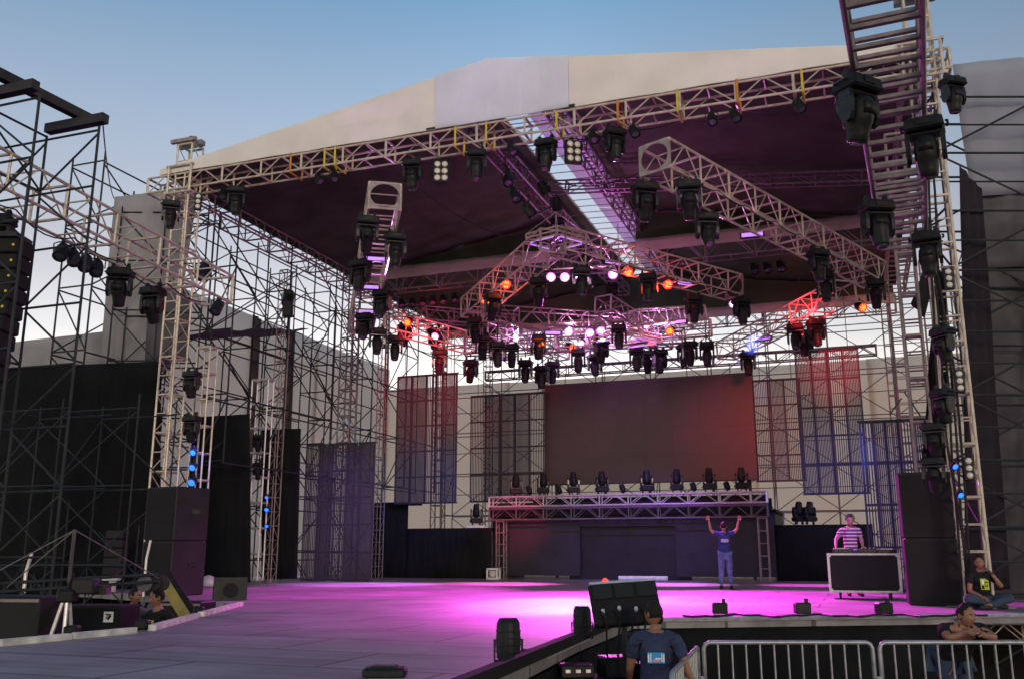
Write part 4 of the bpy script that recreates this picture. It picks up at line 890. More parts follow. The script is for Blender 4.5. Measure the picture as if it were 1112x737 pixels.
def g3(p, c, s): return math.exp(-sum(((p[i]-c[i])/s[i])**2 for i in range(3)))
def head_shape(grow=1.0, hair=False, seed=0, hairline=.045):
    vs, fs = [], []; NU, NV = 32, 26
    for j in range(NV+1):
        ph = math.pi*j/NV
        for i in range(NU):
            a = 2*math.pi*i/NU; x, y, z = math.sin(ph)*math.cos(a), math.sin(ph)*math.sin(a), math.cos(ph)
            p = Vector((x*.076, y*.097+.004, z*.118))
            if z < 0: p.x *= 1-.34*(-z)**1.5; p.y = p.y*(1-.12*(-z)) - (.012*(-z) if y < 0 else -.028*(z))
            if y < -.2 and not hair:
                q = (p.x, p.z)
                dy = -.026*g3((p.x, 0, p.z), (0, 0, -.022), (.012, 1, .024))-.010*g3((p.x, 0, p.z), (0, 0, -.036), (.019, 1, .010))
                for s in (-1, 1): dy += .012*g3((p.x, 0, p.z), (s*.031, 0, .004), (.016, 1, .012)); dy -= .004*g3((p.x, 0, p.z), (s*.04, 0, -.03), (.02, 1, .02))
                dy -= .006*g3((p.x, 0, p.z), (0, 0, .027), (.05, 1, .009))+.008*g3((p.x, 0, p.z), (0, 0, -.066), (.022, 1, .009))-.004*g3((p.x, 0, p.z), (0, 0, -.068), (.02, 1, .003))
                dy -= .007*g3((p.x, 0, p.z), (0, 0, -.1), (.02, 1, .014)); p.y += dy
            vs.append(p)
    for j in range(NV):
        for i in range(NU):
            k = (i+1) % NU; fs.append((j*NU+i, (j+1)*NU+i, (j+1)*NU+k, j*NU+k))
    if hair:
        rnd = random.Random(seed); keep = []
        for f in fs:
            c = sum((vs[i] for i in f), Vector())/4
            if c.z > hairline+(.035 if c.y < -.05 else 0)*1 or (c.y > .0 and c.z > -.045+ -.2*0) or (c.y > -.035 and c.z > .0 and abs(c.x) > .05): keep.append(f)
        fs = keep; vs = [Vector((v.x*1.07, v.y*1.06+.002, v.z*1.06+.003))*(1+rnd.uniform(-.02, .045)) for v in vs]
    else:
        for s in (-1, 1):      # ears
            o = len(vs); ring = []
            for t in range(10):
                a = 2*math.pi*t/10; ring.append((math.cos(a)*.017, math.sin(a)*.030))
            for k, (sx, sc) in enumerate(((.066, .8), (.080, 1), (.086, .85), (.080, .45))):
                for (u, w) in ring: vs.append(Vector((s*(sx+.006*(u > 0)), .014+u*sc, -.008+w*sc)))
            for k in range(3):
                for t in range(10): q = (t+1) % 10; fs.append((o+k*10+t, o+k*10+q, o+(k+1)*10+q, o+(k+1)*10+t))
            fs.append(tuple(o+30+t for t in range(10)))
    return vs, fs
def hand(w, d, nrm, side, curl):
    """palm and five fingers from wrist w along d; nrm faces out of the palm; side +1: thumb along d x nrm"""
    d = d.normalized(); nrm = (nrm-d*nrm.dot(d)).normalized(); l = d.cross(nrm)*side; out = []
    e, p, r = [], {}, {}
    p['a'] = w-d*.01; p['b'] = w+d*.035; p['c'] = w+d*.075; e += [('a', 'b'), ('b', 'c')]; r['a'] = (.024, .024); r['b'] = (.036, .036); r['c'] = (.036, .036)
    out.append(skin(e, p, r, 1))
    vs, fs = out[0]; c = w+d*.04; out[0] = ([v-nrm*((v-c).dot(nrm))*.42 for v in vs], fs)
    for k, (off, L) in enumerate(((.030, .070), (.011, .080), (-.010, .074), (-.029, .058))):
        a = w+d*.075+l*off; pts = [a]; ang = R(curl*.35); q = a; dd = d+l*off*2.2
        for s in (.45, .32, .25):
            v = dd.normalized()*math.cos(ang)+nrm*math.sin(ang); q = q+v*L*s; pts.append(q); ang += R(curl*.55)
        n = [str(i) for i in range(4)]; out.append(skin([(n[i], n[i+1]) for i in range(3)], dict(zip(n, pts)), dict(zip(n, (.0095, .009, .0085, .0075))), 1))
    a = w+d*.022+l*.026; b = a+(d*.55+l*.75+nrm*.2).normalized()*.036; c = b+(d*.85+l*.30+nrm*.3).normalized()*.032; f = c+(d*.95+nrm*.25).normalized()*.024
    out.append(skin([('0', '1'), ('1', '2'), ('2', '3')], {'0': a, '1': b, '2': c, '3': f}, {'0': .014, '1': .0115, '2': .0105, '3': .009}, 1))
    return out
STAND = dict(pelvis=(0, .01, .95), waist=(0, .015, 1.10), chest=(0, .01, 1.30), collar=(0, .015, 1.43), neck=(0, .005, 1.49), skull=(0, -.01, 1.56),
             shl=(.17, .015, 1.405), ell=(.235, .03, 1.12), wrl=(.25, -.06, .88), shr=(-.17, .015, 1.405), elr=(-.235, .03, 1.12), wrr=(-.25, -.06, .88),
             hpl=(.09, .01, .90), knl=(.105, -.015, .50), anl=(.11, .025, .085), tol=(.135, -.13, .03), hpr=(-.09, .01, .90), knr=(-.105, -.015, .50), anr=(-.11, .025, .085), tor=(-.135, -.13, .03))
RAD = dict(pelvis=(.145, .115), waist=(.135, .105), chest=(.155, .12), collar=(.085, .07), neck=.054, skull=.052, sh=.062, el=.043, wr=.028, hp=.088, kn=.058, an=.040, to=.036)
from mathutils import noise
def crumple(o, a):
    nr = [v.normal.copy() for v in o.data.vertices]
    for v, n in zip(o.data.vertices, nr):
        c = v.co; q = Vector((c.x*9, c.y*9, c.z*22+c.x*9)); v.co = c+n*(a*(noise.noise(q)+.6*noise.noise(Vector((c.x*22, c.y*22, c.z*30)))))
    o.data.update()
def person(label, loc, rz, J=None, skin_m='skin', shirt='navy', trousers='jeans', scale=1., yaw=0, pitch=0, roll=0, hairline=.05, bald=False, curl=(35, 35), palm=None, sleeve=.6, build=1., jl=True, group=None, shoes='shoe'):
    J = {k: Vector(v) for k, v in {**STAND, **(J or {})}.items()}
    root = thing('person', label, 'person', loc, rz, group); root.scale = (scale,)*3
    rad = {k: RAD.get(k, RAD.get(k[:2])) for k in J}
    rad = {k: (tuple(x*build for x in v) if isinstance(v, tuple) else v*(build if k[:2] in ('sh', 'hp') else 1)) for k, v in rad.items()}
    torso = [('pelvis', 'waist'), ('waist', 'chest'), ('chest', 'collar')]
    arms = [('collar', 'sh'+s) for s in 'lr']+[('sh'+s, 'el'+s) for s in 'lr']; fore = [('el'+s, 'wr'+s) for s in 'lr']
    legs = [('pelvis', 'hp'+s) for s in 'lr']+[('hp'+s, 'kn'+s) for s in 'lr']+[('kn'+s, 'an'+s) for s in 'lr']; feet = [('an'+s, 'to'+s) for s in 'lr']
    ed = torso+[('collar', 'neck'), ('neck', 'skull')]+arms+fore+legs+feet
    mb = MB(); mb.add(*skin(ed, J, rad))
    hm = Matrix.Translation(J['skull']) @ Euler((pitch, roll, yaw)).to_matrix().to_4x4() @ Matrix.Translation((0, -.012, .085))
    vs, fs = head_shape(); mb.add([hm @ v for v in vs], fs)
    for k, s in enumerate('lr'):
        w = J['wr'+s]; d = (w-J['el'+s]).normalized(); pn = Vector(palm[k]) if palm and palm[k] else Vector((-1 if s == 'l' else 1, .2, 0))
        for a in hand(w, d, pn, 1 if s == 'l' else -1, curl[k]): mb.add(*a)
    mb.build('body', M[skin_m], root, world=False, smooth=True)
    # clothing
    ts = {k: J[k] for k in ('pelvis', 'waist', 'chest', 'collar')}; ts['hem'] = J['pelvis']+(J['pelvis']-J['waist'])*.55
    rr = {k: tuple(x+.020 for x in rad[k]) for k in ('pelvis', 'waist', 'chest')}; rr['collar'] = tuple(x+.018 for x in rad['collar']); rr['hem'] = tuple(x*1.06+.022 for x in rad['pelvis'])
    ee = [('hem', 'pelvis')]+torso
    for s in 'lr':
        ts['sh'+s] = J['sh'+s]; ts['cu'+s] = J['sh'+s]*(1-sleeve)+J['el'+s]*sleeve; rr['sh'+s] = rad['sh'+s]+.014; rr['cu'+s] = .066*build; ee += [('collar', 'sh'+s), ('sh'+s, 'cu'+s)]
    order = ['waist']+[k for k in ts if k != 'waist']; ts = {k: ts[k] for k in order}
    so_ = MB().add(*skin(ee, ts, rr, 3)).build('shirt', M[shirt], root, world=False, smooth=True); crumple(so_, .009)
    tr = {k: J[k] for k in ('pelvis', 'hpl', 'knl', 'hpr', 'knr')}; r2 = {k: (tuple(x+.016 for x in rad[k]) if k == 'pelvis' else rad[k]+.022) for k in tr}
    for s in 'lr': tr['an'+s] = J['an'+s]*.94+J['kn'+s]*.06; r2['an'+s] = .064
    crumple(MB().add(*skin(legs, tr, r2, 3)).build('trousers', M[trousers], root, world=False, smooth=True), .007)
    for s in 'lr':
        d = (J['to'+s]-J['an'+s]).normalized(); MB().add(*skin([('a', 'b'), ('b', 'c')], {'a': J['an'+s]-d*.05-(EZ*.02), 'b': J['an'+s]*.5+J['to'+s]*.5-EZ*.012, 'c': J['to'+s]+d*.05}, {'a': .050, 'b': .048, 'c': .040})).build('shoe', M[shoes], root, world=False, smooth=True)
    if not bald:
        vs, fs = head_shape(hair=True, hairline=hairline, seed=int(hairline*1000)); MB().add([hm @ v for v in vs], fs).build('hair', M['hair'], root, world=False, smooth=True)
    for s in (-1, 1):
        e = MB().lathe([(.001, -.009), (.0065, -.007), (.0095, 0), (.0065, .007), (.001, .009)], (0, 0, 0), 'y', 10); e.v = [hm @ (v+Vector((s*.031, -.079, .004))) for v in e.v]
        eo = e.build('eye', M['eye'], root, world=False, smooth=True)
        e = MB().lathe([(.0055, 0), (.004, -.003), (.001, -.004)], (0, 0, 0), 'y', 10); e.v = [hm @ (v+Vector((s*.031, -.0895, .004))) for v in e.v]; e.build('pupil', M['hair'], eo, world=False)
        b = MB().path([hm @ Vector((s*x, y, z)) for x, y, z in ((.014, -.094, .024), (.03, -.092, .029), (.047, -.082, .024))], .0042, 5); b.build('eyebrow', M['hair'], root, world=False)
    return root, hm
def patch(root, c, n, upv, w, h, parts, name='shirt_print'):
    """flat printed marks lying just off the cloth; parts: (x0,x1,y0,y1,material) in fractions"""
    n = Vector(n).normalized(); u = Vector(upv); u = (u-n*u.dot(n)).normalized(); r = u.cross(n); mb = MB(); ms = []
    for k, (x0, x1, y0, y1, m) in enumerate(parts):
        if M[m] not in ms: ms.append(M[m])
        mb.mi = ms.index(M[m]); x0, x1, y0, y1 = [(q-.5) for q in (x0, x1, y0, y1)]
        mb.frame(Vector(c)+r*((x0+x1)/2*w)+u*((y0+y1)/2*h)+n*(.0015*k), r*(x1-x0)*w/2, n*.004, u*(y1-y0)*h/2)
    return mb.build(name, ms, root, world=False)
# man with raised arms on the stage (seen from behind)
p = Pz(789, 639.5)
pr_, hm = person('man in blue T-shirt and jeans on the stage, back turned, both arms raised', p, R(180-8), dict(
    shl=(.19, .015, 1.44), ell=(.34, -.02, 1.54), wrl=(.375, -.06, 1.80), shr=(-.19, .015, 1.44), elr=(-.345, -.02, 1.55), wrr=(-.41, -.08, 1.80), anl=(.13, .03, .085), anr=(-.13, .03, .085)),
    shirt='navy_blue', trousers='jeans', scale=1.0, build=1.1, hairline=.05, pitch=.05, curl=(25, 20), palm=[(0, -1, .2), (0, -1, .2)], skin_m='skin')
pm = [(0, 1, 0, 1, 'print_white'), (.06, .2, .2, .75, 'print_blue'), (.28, .38, .2, .8, 'print_blue'), (.46, .62, .25, .8, 'print_blue'), (.7, .92, .2, .75, 'print_blue')]
patch(pr_, (0, .172, 1.27), (0, 1, .05), EZ, .19, .075, pm)
# DJ behind the mixing case
q = Pz(928, 646.6)
dj, hm = person('man in a striped polo shirt leaning over the mixing case', q, R(-4), dict(
    chest=(0, -.03, 1.31), collar=(-.0, -.05, 1.44), neck=(-.0, -.07, 1.50), skull=(0, -.095, 1.56), shl=(.18, -.03, 1.41), shr=(-.18, -.04, 1.41),
    elr=(-.34, -.10, 1.20), wrr=(-.40, -.30, 1.04), ell=(.25, .0, 1.17), wrl=(.20, -.23, 1.06)), shirt='stripe', trousers='jeans_dark', scale=1.03, pitch=.42, yaw=-.15, curl=(30, 30), palm=[(0, 0, -1), (0, 0, -1)], build=1.02, hairline=.055)
MB().path([hm @ Vector((-.086, .01, -.01)), hm @ Vector((-.095, .02, .06)), hm @ Vector((-.05, .03, .125)), hm @ Vector((.05, .03, .125)), hm @ Vector((.095, .02, .06)), hm @ Vector((.086, .01, -.01))], .009, 6).build('headphones', M['black_gloss'], dj, world=False)
# man sitting cross-legged on the stage edge on the right
q = Pz(1069, 660.5); SIT = dict(pelvis=(0, .03, .13), waist=(0, .01, .27), chest=(-.01, -.02, .46), collar=(-.02, -.035, .585), neck=(-.02, -.05, .64), skull=(-.02, -.07, .70), shl=(.17, -.02, .555), shr=(-.19, -.03, .555),
    ell=(.26, -.20, .37), wrl=(.11, -.20, .60), elr=(-.25, -.10, .30), wrr=(-.13, -.30, .22), hpl=(.10, 0, .12), hpr=(-.10, 0, .12), knl=(.38, -.28, .20), knr=(-.38, -.28, .20), anl=(-.08, -.42, .07), anr=(.08, -.36, .09), tol=(-.2, -.46, .05), tor=(.2, -.42, .06))
st, hm = person('man in a black printed T-shirt sitting cross-legged on the stage edge, hand at his ear', q, R(-6), SIT, skin_m='skin_dark', shirt='tee_black', trousers='jeans_dark', yaw=-.45, pitch=.1, curl=(50, 40), palm=[(-.6, 0, .3), (0, 0, -1)], hairline=.05)
patch(st, (-.01, -.163, .42), (0, -1, .12), EZ, .17, .21, [(.1, .9, .05, .95, 'print_yellow'), (.25, .45, .5, .85, 'print_white'), (.5, .8, .3, .7, 'tee_black'), (.55, .75, .38, .62, 'print_yellow'), (.2, .4, .1, .4, 'tee_black')])
# man leaning on the barrier
BZ = 1.16; bd = 10.1
q = P(1052, 700, 10.35); q.z = 0
LEAN = dict(pelvis=(0, .36, .86), waist=(0, .27, .98), chest=(0, .11, 1.12), collar=(0, .01, 1.225), neck=(0, -.03, 1.26), skull=(-.0, -.065, 1.285), shl=(.20, .02, 1.205), shr=(-.20, .02, 1.205),
    ell=(.25, -.18, 1.14), wrl=(.02, -.31, BZ+.035), elr=(-.24, -.18, 1.14), wrr=(-.01, -.26, BZ+.06), hpl=(.09, .28, .89), hpr=(-.09, .28, .89), knl=(.10, .26, .48), knr=(-.1, .24, .48), anl=(.1, .3, .085), anr=(-.1, .28, .085), tol=(.12, .15, .03), tor=(-.12, .14, .03))
ln, hm = person('man in a dark T-shirt leaning on the metal barrier with folded arms', q+Vector((0, .1, 0)), R(0), LEAN, skin_m='skin_dark', shirt='tee_black', trousers='jeans_dark', scale=1.04, yaw=.45, pitch=.1, curl=(35, 35), palm=[(0, .2, -1), (0, .2, -1)], build=1.22, sleeve=.72, hairline=.055)
# man in the foreground seen from behind
q = P(712, 700, 8.7); q.z = 0
fg, hm = person('man in navy T-shirt in the foreground, seen from behind beside the tilted panel', q, R(172), dict(
    shl=(.20, .015, 1.40), shr=(-.20, .015, 1.40), elr=(-.285, .03, 1.14), wrr=(-.40, -.02, .90), ell=(.26, -.02, 1.12), wrl=(.27, -.20, .98), collar=(0, .01, 1.43)), skin_m='skin_dark', shirt='navy', trousers='jeans_dark', scale=.94, yaw=.75, pitch=.1, build=1.12, hairline=.04, curl=(30, 25), sleeve=.72)
patch(fg, (.0, .181, 1.245), (0, 1, .06), EZ, .165, .10, [(0, 1, 0, 1, 'print_blue'), (.02, .10, .1, .85, 'print_white'), (.16, .22, .1, .9, 'print_white'), (.80, .86, .1, .9, 'print_white'), (.90, .98, .1, .85, 'print_white'), (.3, .7, .12, .35, 'print_pink'), (.45, .78, .35, .5, 'print_white')])
# two technicians crouching in the left pit
for px, d, lb, sm, yw in ((144, 15.4, 'technician in a grey shirt crouching in the left pit, back to the crane', 'tee_grey', .9), (172, 14.3, 'technician in a black shirt with yellow marking crouching in the left pit', 'tee_black', -.7)):
    q = P(px, 660, d); q.z = 0
    CR = dict(STAND); CR = {k: (v[0], v[1], v[2]-.36) for k, v in STAND.items()}
    CR.update(pelvis=(0, .12, .56), waist=(0, .08, .70), hpl=(.09, .12, .52), hpr=(-.09, .12, .52), knl=(.14, -.26, .50), knr=(-.14, -.26, .46), anl=(.13, .05, .085), anr=(-.13, .05, .085), tol=(.15, -.1, .03), tor=(-.15, -.1, .03), wrl=(.18, -.28, .62), wrr=(-.18, -.28, .62), ell=(.25, -.02, .74), elr=(-.25, -.02, .74))
    o, hm = person(lb, q, R(25 if px < 160 else -20), CR, skin_m='skin_dark', shirt=sm, trousers='jeans_dark', yaw=yw, pitch=.15, hairline=.05, scale=1.1 if px < 160 else 1.12)
    if px > 160: patch(o, (.02, -.15, .93), (0, -1, .05), EZ, .10, .16, [(.1, .9, .1, .9, 'print_yellow'), (.3, .6, .3, .6, 'tee_black')])

# ------------------------------------------------------------------ metal barriers
def barrier(label, a, b, z=BZ, r=.024):
    a, b = Vector(a), Vector(b); a.z = b.z = 0; d = (b-a).normalized(); L = (b-a).length; root = thing('crowd_barrier', label, 'barrier', (a+b)/2, 0, 'metal crowd barriers')
    mb = MB(); c = .06
    mb.path([a+EZ*.12, a+EZ*(z-c), a+d*.02+EZ*(z-.02), a+d*c+EZ*z, b-d*c+EZ*z, b-d*.02+EZ*(z-.02), b+EZ*(z-c), b+EZ*.12], r, 10).tube(a+EZ*.14, b+EZ*.14, r, 10); mb.build('frame', M['barrier'], root, smooth=True)
    n = int(L/.165)
    for k in range(1, n+1):
        x = a+d*(L*k/(n+1)); MB().tube(x+EZ*.14, x+EZ*z, .011, 7).build('bar', M['barrier'], root)
    s = d.cross(EZ)
    for x in (a+d*.25, b-d*.25): MB().tube(x+s*.28+EZ*.03, x-s*.28+EZ*.03, .02, 8).tube(x+EZ*.03, x+EZ*.14, .018, 8).build('foot', M['barrier'], root)
    MB().lathe([(.03, 0), (.034, .01), (.034, .05), (.03, .06)], a+EZ*.75-d*.035, 'z', 8).build('hook', M['barrier'], root)
b0 = P(764, 697, bd); b1 = P(947, 699, bd); b2 = P(955, 699, bd); b3 = b2+(b1-b0)*1.03
barrier('metal crowd barrier in the foreground, left of the leaning man', b0, b1); barrier('metal crowd barrier the leaning man rests his arms on', b2, b3)
c0 = P(757, 696, 9.9); c1 = P(728, 745, 7.6); barrier('metal crowd barrier at an angle beside the man in navy T-shirt', c0, c0+(Vector((c1.x, c1.y, 0))-Vector((c0.x, c0.y, 0))).normalized()*2.3, z=1.13)

# ------------------------------------------------------------------ foreground lamps on the runway rim
def floor_par(px, py, d, h, label, rz):
    p = P(px, py, d); p.z = ZS; root = thing('floor_lamp', label, 'floor lamp', p, rz, 'black lamps on the runway rim')
    w = h*.62
    MB().lathe([(w*.36, 0), (w*.46, .02), (w*.50, h*.45), (w*.47, h-.04), (w*.36, h)], (0, 0, .02), 'z', 18).build('housing', M['black'], root, world=False)
    mb = MB()
    for k in range(4): mb.lathe([(w*.505, 0), (w*.515, .006), (w*.505, .012)], (0, 0, h*(.25+.16*k)), 'z', 18)
    mb.build('cooling_rib', M['black_gloss'], root, world=False)
    MB().path([(-w*.56, 0, h*.55), (-w*.56, 0, -.005+.02), (w*.56, 0, .015), (w*.56, 0, h*.55)], .012, 6).build('bracket', M['steel'], root, world=False)
floor_par(552, 719, 8.35, .36, 'tall black floor lamp on the runway rim nearest the camera', .2)
floor_par(632.5, 692, 10.6, .34, 'black floor lamp on the runway rim beside the tilted panel', -.2)
for k, (px, py, d) in enumerate(((418, 737, 7.4),)):
    p = P(px, py, d); p.z = ZS; root = thing('floor_cable_box', 'low dark cable box on the runway at the bottom edge of the photo', 'box', p); MB().cbox((0, 0, .03), .34, .2, .08, .02).build('box_shell', M['black'], root, world=False); MB().box((0, 0, .075), .2, .1, .02).build('box_cover', M['black_gloss'], root, world=False)
# rail along the runway's right rim, cables
e0, e1 = FL[1]+Vector((.10, .2, 0)), FL[0]+rd*2.6
e0 = FL[1]*.4+FL[2]*.6
for lb, off, z, hw, m, nm in (('black kerb board along the right rim of the runway', .03, .05, .05, 'black_matt', 'rim_board'), ('dull aluminium tray outside the right rim of the runway', -.17, -.06, .12, 'metal_edge', 'cable_tray')):
    d = (e1-e0).normalized(); s = EZ.cross(d); mb = MB(); mb.frame((e0+e1)/2+s*(-off if False else (off))+EZ*(z-(.0)), d*(e1-e0).length/2, s*hw, EZ*(.05 if z > 0 else .02)); tag(mb.build(nm, M[m]), lb, 'rim board' if z > 0 else 'cable tray')
s_ = EZ.cross(d)
for k, (t, c) in enumerate(((.47, 'cable_blue'), (.66, 'cable'))):
    b = e0*(1-t)+e1*t; rr = .09+.03*(k % 2)
    pts = [b+s_*-.06+d*(rr*math.cos(a)*.9)+EZ*(.03+rr*math.sin(a)*.45)+s_*.05*math.sin(a*2) for a in [-.6+.45*i for i in range(16)]]
    tag(MB().path(pts, .009, 6).build('cable_loop', M[c]), f'{"blue" if "blue" in c else "black"} cable loop on the right rim of the runway, {ORD[k]} counted from the tilted panel', 'cable', 'cable loops on the runway rim')
# tilted panel fixture on a stand
pc = P(679, 655, 9.6); root = thing('tilted_panel', 'tilted black panel lamp with a red light, on a stand in the foreground', 'panel lamp', (pc.x, pc.y, 0), R(4))
zc = pc.z; tl = Matrix.Translation((0, 0, zc)) @ Matrix.Rotation(R(-28), 4, 'X') @ Matrix.Rotation(R(-4), 4, 'Y')
def tb(c, sx, sy, sz, ch=0):
    m = MB(); (m.cbox(c, sx, sy, sz, ch) if ch else m.box(c, sx, sy, sz)); m.v = [tl @ v for v in m.v]; return m
tb((0, 0, 0), .70, .10, .46, .015).build('panel_body', M['black_matt'], root, world=False)
for k in range(3): tb((-.225+.225*k, -.056, .12), .20, .02, .16, .008).build('panel_bay', M['case'], root, world=False)
tb((0, -.06, .215), .70, .02, .025).build('top_edge', M['metal_edge'], root, world=False)
mb = MB()
for k in range(4):
    x = -.26+.17*k; q = tb((x, -.075, -.10+.02*(k % 2)), .035, .05, .05, .008); mb.add(q.v, q.f)
mb.build('connector', M['metal_edge'], root, world=False)
mb = MB()
for k in range(5):
    x = -.28+.14*k; pts = [tl @ Vector((x, -.08, -.1)), tl @ Vector((x+.03, -.16, -.2)), Vector((x*.8, -.12, zc-.45)), Vector((x*.5, .0, zc-.8)), Vector((x*.3, .05, .3))]; mb.path(pts, .011, 5)
mb.build('cable_bundle', M['cable'], root, world=False)
mb = MB().tube((0, .08, 0.05), (0, .08, zc-.05), .03, 10)
for k in range(3): a = k*2.1+.5; mb.tube((0, .08, .5), (.45*math.cos(a), .08+.45*math.sin(a), .02), .016, 8)
mb.build('stand', M['steel'], root, world=False)
l = MB().lathe([(.035, 0), (.032, .03), (.018, .05), (.001, .055)], (-.17, -.02, .23), 'z', 12); l.v = [tl @ v for v in l.v]; l.build('red_light', M['on_red'], root, world=False)
# equipment table and small gear below the panel
pt_ = P(655, 718, 9.5); pt_.z = 0; root = thing('gear_table', 'dark table with lighting gear below the tilted panel', 'table', pt_, R(6))
MB().cbox((0, 0, .86), 1.0, .5, .05, .01).build('table_top', M['black_matt'], root, world=False)
for i in (-1, 1):
    for j in (-1, 1): MB().tube((i*.45, j*.2, .0), (i*.45, j*.2, .84), .02, 8).build('leg', M['steel'], root, world=False)
for k, (dx, w, h, lb, nm, m) in enumerate(((-.28, .34, .12, 'low dimmer unit on the gear table, left one', 'dimmer_unit', 'black'), (.12, .3, .2, 'black power box on the gear table, in the middle', 'power_box', 'black_gloss'), (.38, .18, .14, 'small box with pink edge on the gear table, by the man in navy', 'control_box', 'black'))):
    r2 = thing(nm, lb, 'lighting gear', pt_+Vector((dx, -.02*k, .885)), R(6+8*k)); MB().cbox((0, 0, h/2), w, .3, h, .012).build('unit_body', M[m], r2, world=False)
    mb = MB()
    for q in range(3): mb.box((-w*.3+w*.3*q, -.153, h*.55), w*.14, .012, h*.25)
    mb.build('front_sockets', M['metal_edge'] if k != 1 else M['case'], r2, world=False)

# ------------------------------------------------------------------ left pit: camera crane, cases, board
cb = P(69, 690, 12.2); cb.z = 0; root = thing('camera_crane', 'camera crane on a pale tripod in the left pit with counterweight discs', 'camera crane', cb, 0)
hz = P(69, 652, 12.2).z; 
for k, (dx, dy) in enumerate(((-.38, -.1), (.12, -.25), (.1, .35))): MB().tube((dx, dy, .02), (dx*.12, dy*.12, hz), .026, 8).build('leg', M['metal_edge'], root, world=False)
MB().cbox((0, 0, hz+.06), .22, .2, .16, .02).tube((0, 0, hz), (.03, 0, hz+.35), .035).build('tripod_head', M['black'], root, world=False)
a0 = Vector((0, 0, hz+.22)); L0 = P(-40, 640, 11.6)-cb; R0 = P(172, 627, 13.6)-cb
mb = MB()
for o in (EZ*.05, -EZ*.05): mb.tube(a0+o, L0+o, .022, 6).tube(a0+o, R0+o, .022, 6)
for k in range(9): t = k/8; mb.tube(a0*(1-t)+L0*t+EZ*.05, a0*(1-t)+L0*t-EZ*.05, .012, 5)
mb.build('arm', M['steel'], root, world=False)
top = P(81, 575, 12.2)-cb; MB().tube(a0, top, .025).build('mast', M['steel_light'], root, world=False)
MB().tube(top, L0, .008, 5).tube(top, L0*.6+a0*.4, .008, 5).tube(top, R0, .008, 5).build('stay_cable', M['steel_light'], root, world=False)
for k in range(3): MB().lathe([(.02, -.02), (.11, -.02), (.115, 0), (.11, .02), (.02, .02)], P(157, 633, 13.5)-cb+Vector((.09*k, .1*k, 0)), 'y', 20).build('counterweight', M['case_side'] if k else M['tee_grey'], root, world=False)
MB().cbox(P(93, 636, 12.4)-cb, .3, .22, .2, .02).box(P(110, 640, 12.5)-cb, .2, .16, .12).build('control_head', M['black_gloss'], root, world=False)
MB().cbox(P(121, 628, 13.3)-cb, .24, .1, .05, .01).cbox(P(122, 636, 13.3)-cb, .08, .08, .16, .01).build('white_handle', M['white'], root, world=False)
q = P(108, 668, 14.3); q.z = 0; root = thing('equipment_crate', 'big black crate with a small white emblem in the left pit', 'crate', q, R(-8))
MB().cbox((0, 0, .68), 1.0, .6, 1.3, .02).build('crate_body', M['black_matt'], root, world=False)
[MB().box((0, -.305, z), .99, .02, .04).build('edging', M['case'], root, world=False) for z in (1.31, .06)]
mb = MB(); mb.box((.33, -.307, 1.17), .15, .012, .15); mb.mi = 1; mb.frame((.31, -.316, 1.18), Vector((.012, 0, .04)), Vector((0, .003, 0)), Vector((.01, 0, 0.0))+Vector((0, 0, .012))); mb.frame((.345, -.316, 1.165), Vector((.02, 0, .03)), Vector((0, .003, 0)), Vector((.014, 0, -.012))); mb.frame((.33, -.316, 1.205), Vector((.05, 0, 0)), Vector((0, .003, 0)), Vector((0, 0, .008)))
mb.build('white_emblem', [M['white'], M['black_matt']], root, world=False)
q = P(188, 655, 17.0); q.z = 0; a, b = P(176, 627, 17.2), P(199, 664, 16.4)
root = thing('leaning_board', 'black board with a yellow edge leaning at the left speakers', 'board', q)
up = (a-b).normalized(); sd = Vector((.9, -.35, 0)).normalized(); sd = (sd-up*sd.dot(up)).normalized(); nn = up.cross(sd); mid = (a+b)/2
MB().frame(mid-up*.15, up*.65, sd*.10, nn*.02).build('board_face', M['yellow_dull'], root); MB().frame(mid-up*.15+sd*.14, up*.66, sd*.05, nn*.05).build('board_rim', M['black_matt'], root)
for k, (px, py, d, h) in enumerate(((28, 612, 15, .9), (159, 597, 21, 1.2))):
    p = P(px, py+10, d); MB_ = MB().path([p-EZ*(p.z if k == 0 else .8), p, p+Vector((.06, 0, h*.35))], .03, 8); tag(MB_.build('stand_pole', M['metal_edge']), ['pale stand pole in the left pit by the left border of the photo', 'pale pole leaning in front of the left speakers'][k], 'pole')
for k, (px, py, d, w) in enumerate(((20, 646, 12.6, 1.1), (205, 652, 17.4, .8))):
    p = P(px, py, d); root = thing('equipment_case', ['dark long flight case at the left border of the pit', 'dark low case behind the far white rim board'][k], 'case', (p.x, p.y, 0), R(-10), 'dark cases in the left pit'); h = p.z
    MB().cbox((0, 0, h/2), w, .6, h, .02).build('case_body', M['case'], root, world=False); MB().box((0, -.31, h-.05), w*.98, .02, .04).build('edging', M['alu_dark'], root, world=False)
p = P(128, 580, 23.5); root = thing('dark_array', 'small dark line array hanging in front of the big black drape', 'line array', p)
for k in range(5): MB().cbox((0, 0, -.22*k), .45, .4, .2, .015).build('array_cabinet', M['case_side'], root, world=False)
MB().tube((0, 0, .1), (0, 0, 3.2), .02).build('hanging_wire', M['cable'], root, world=False)

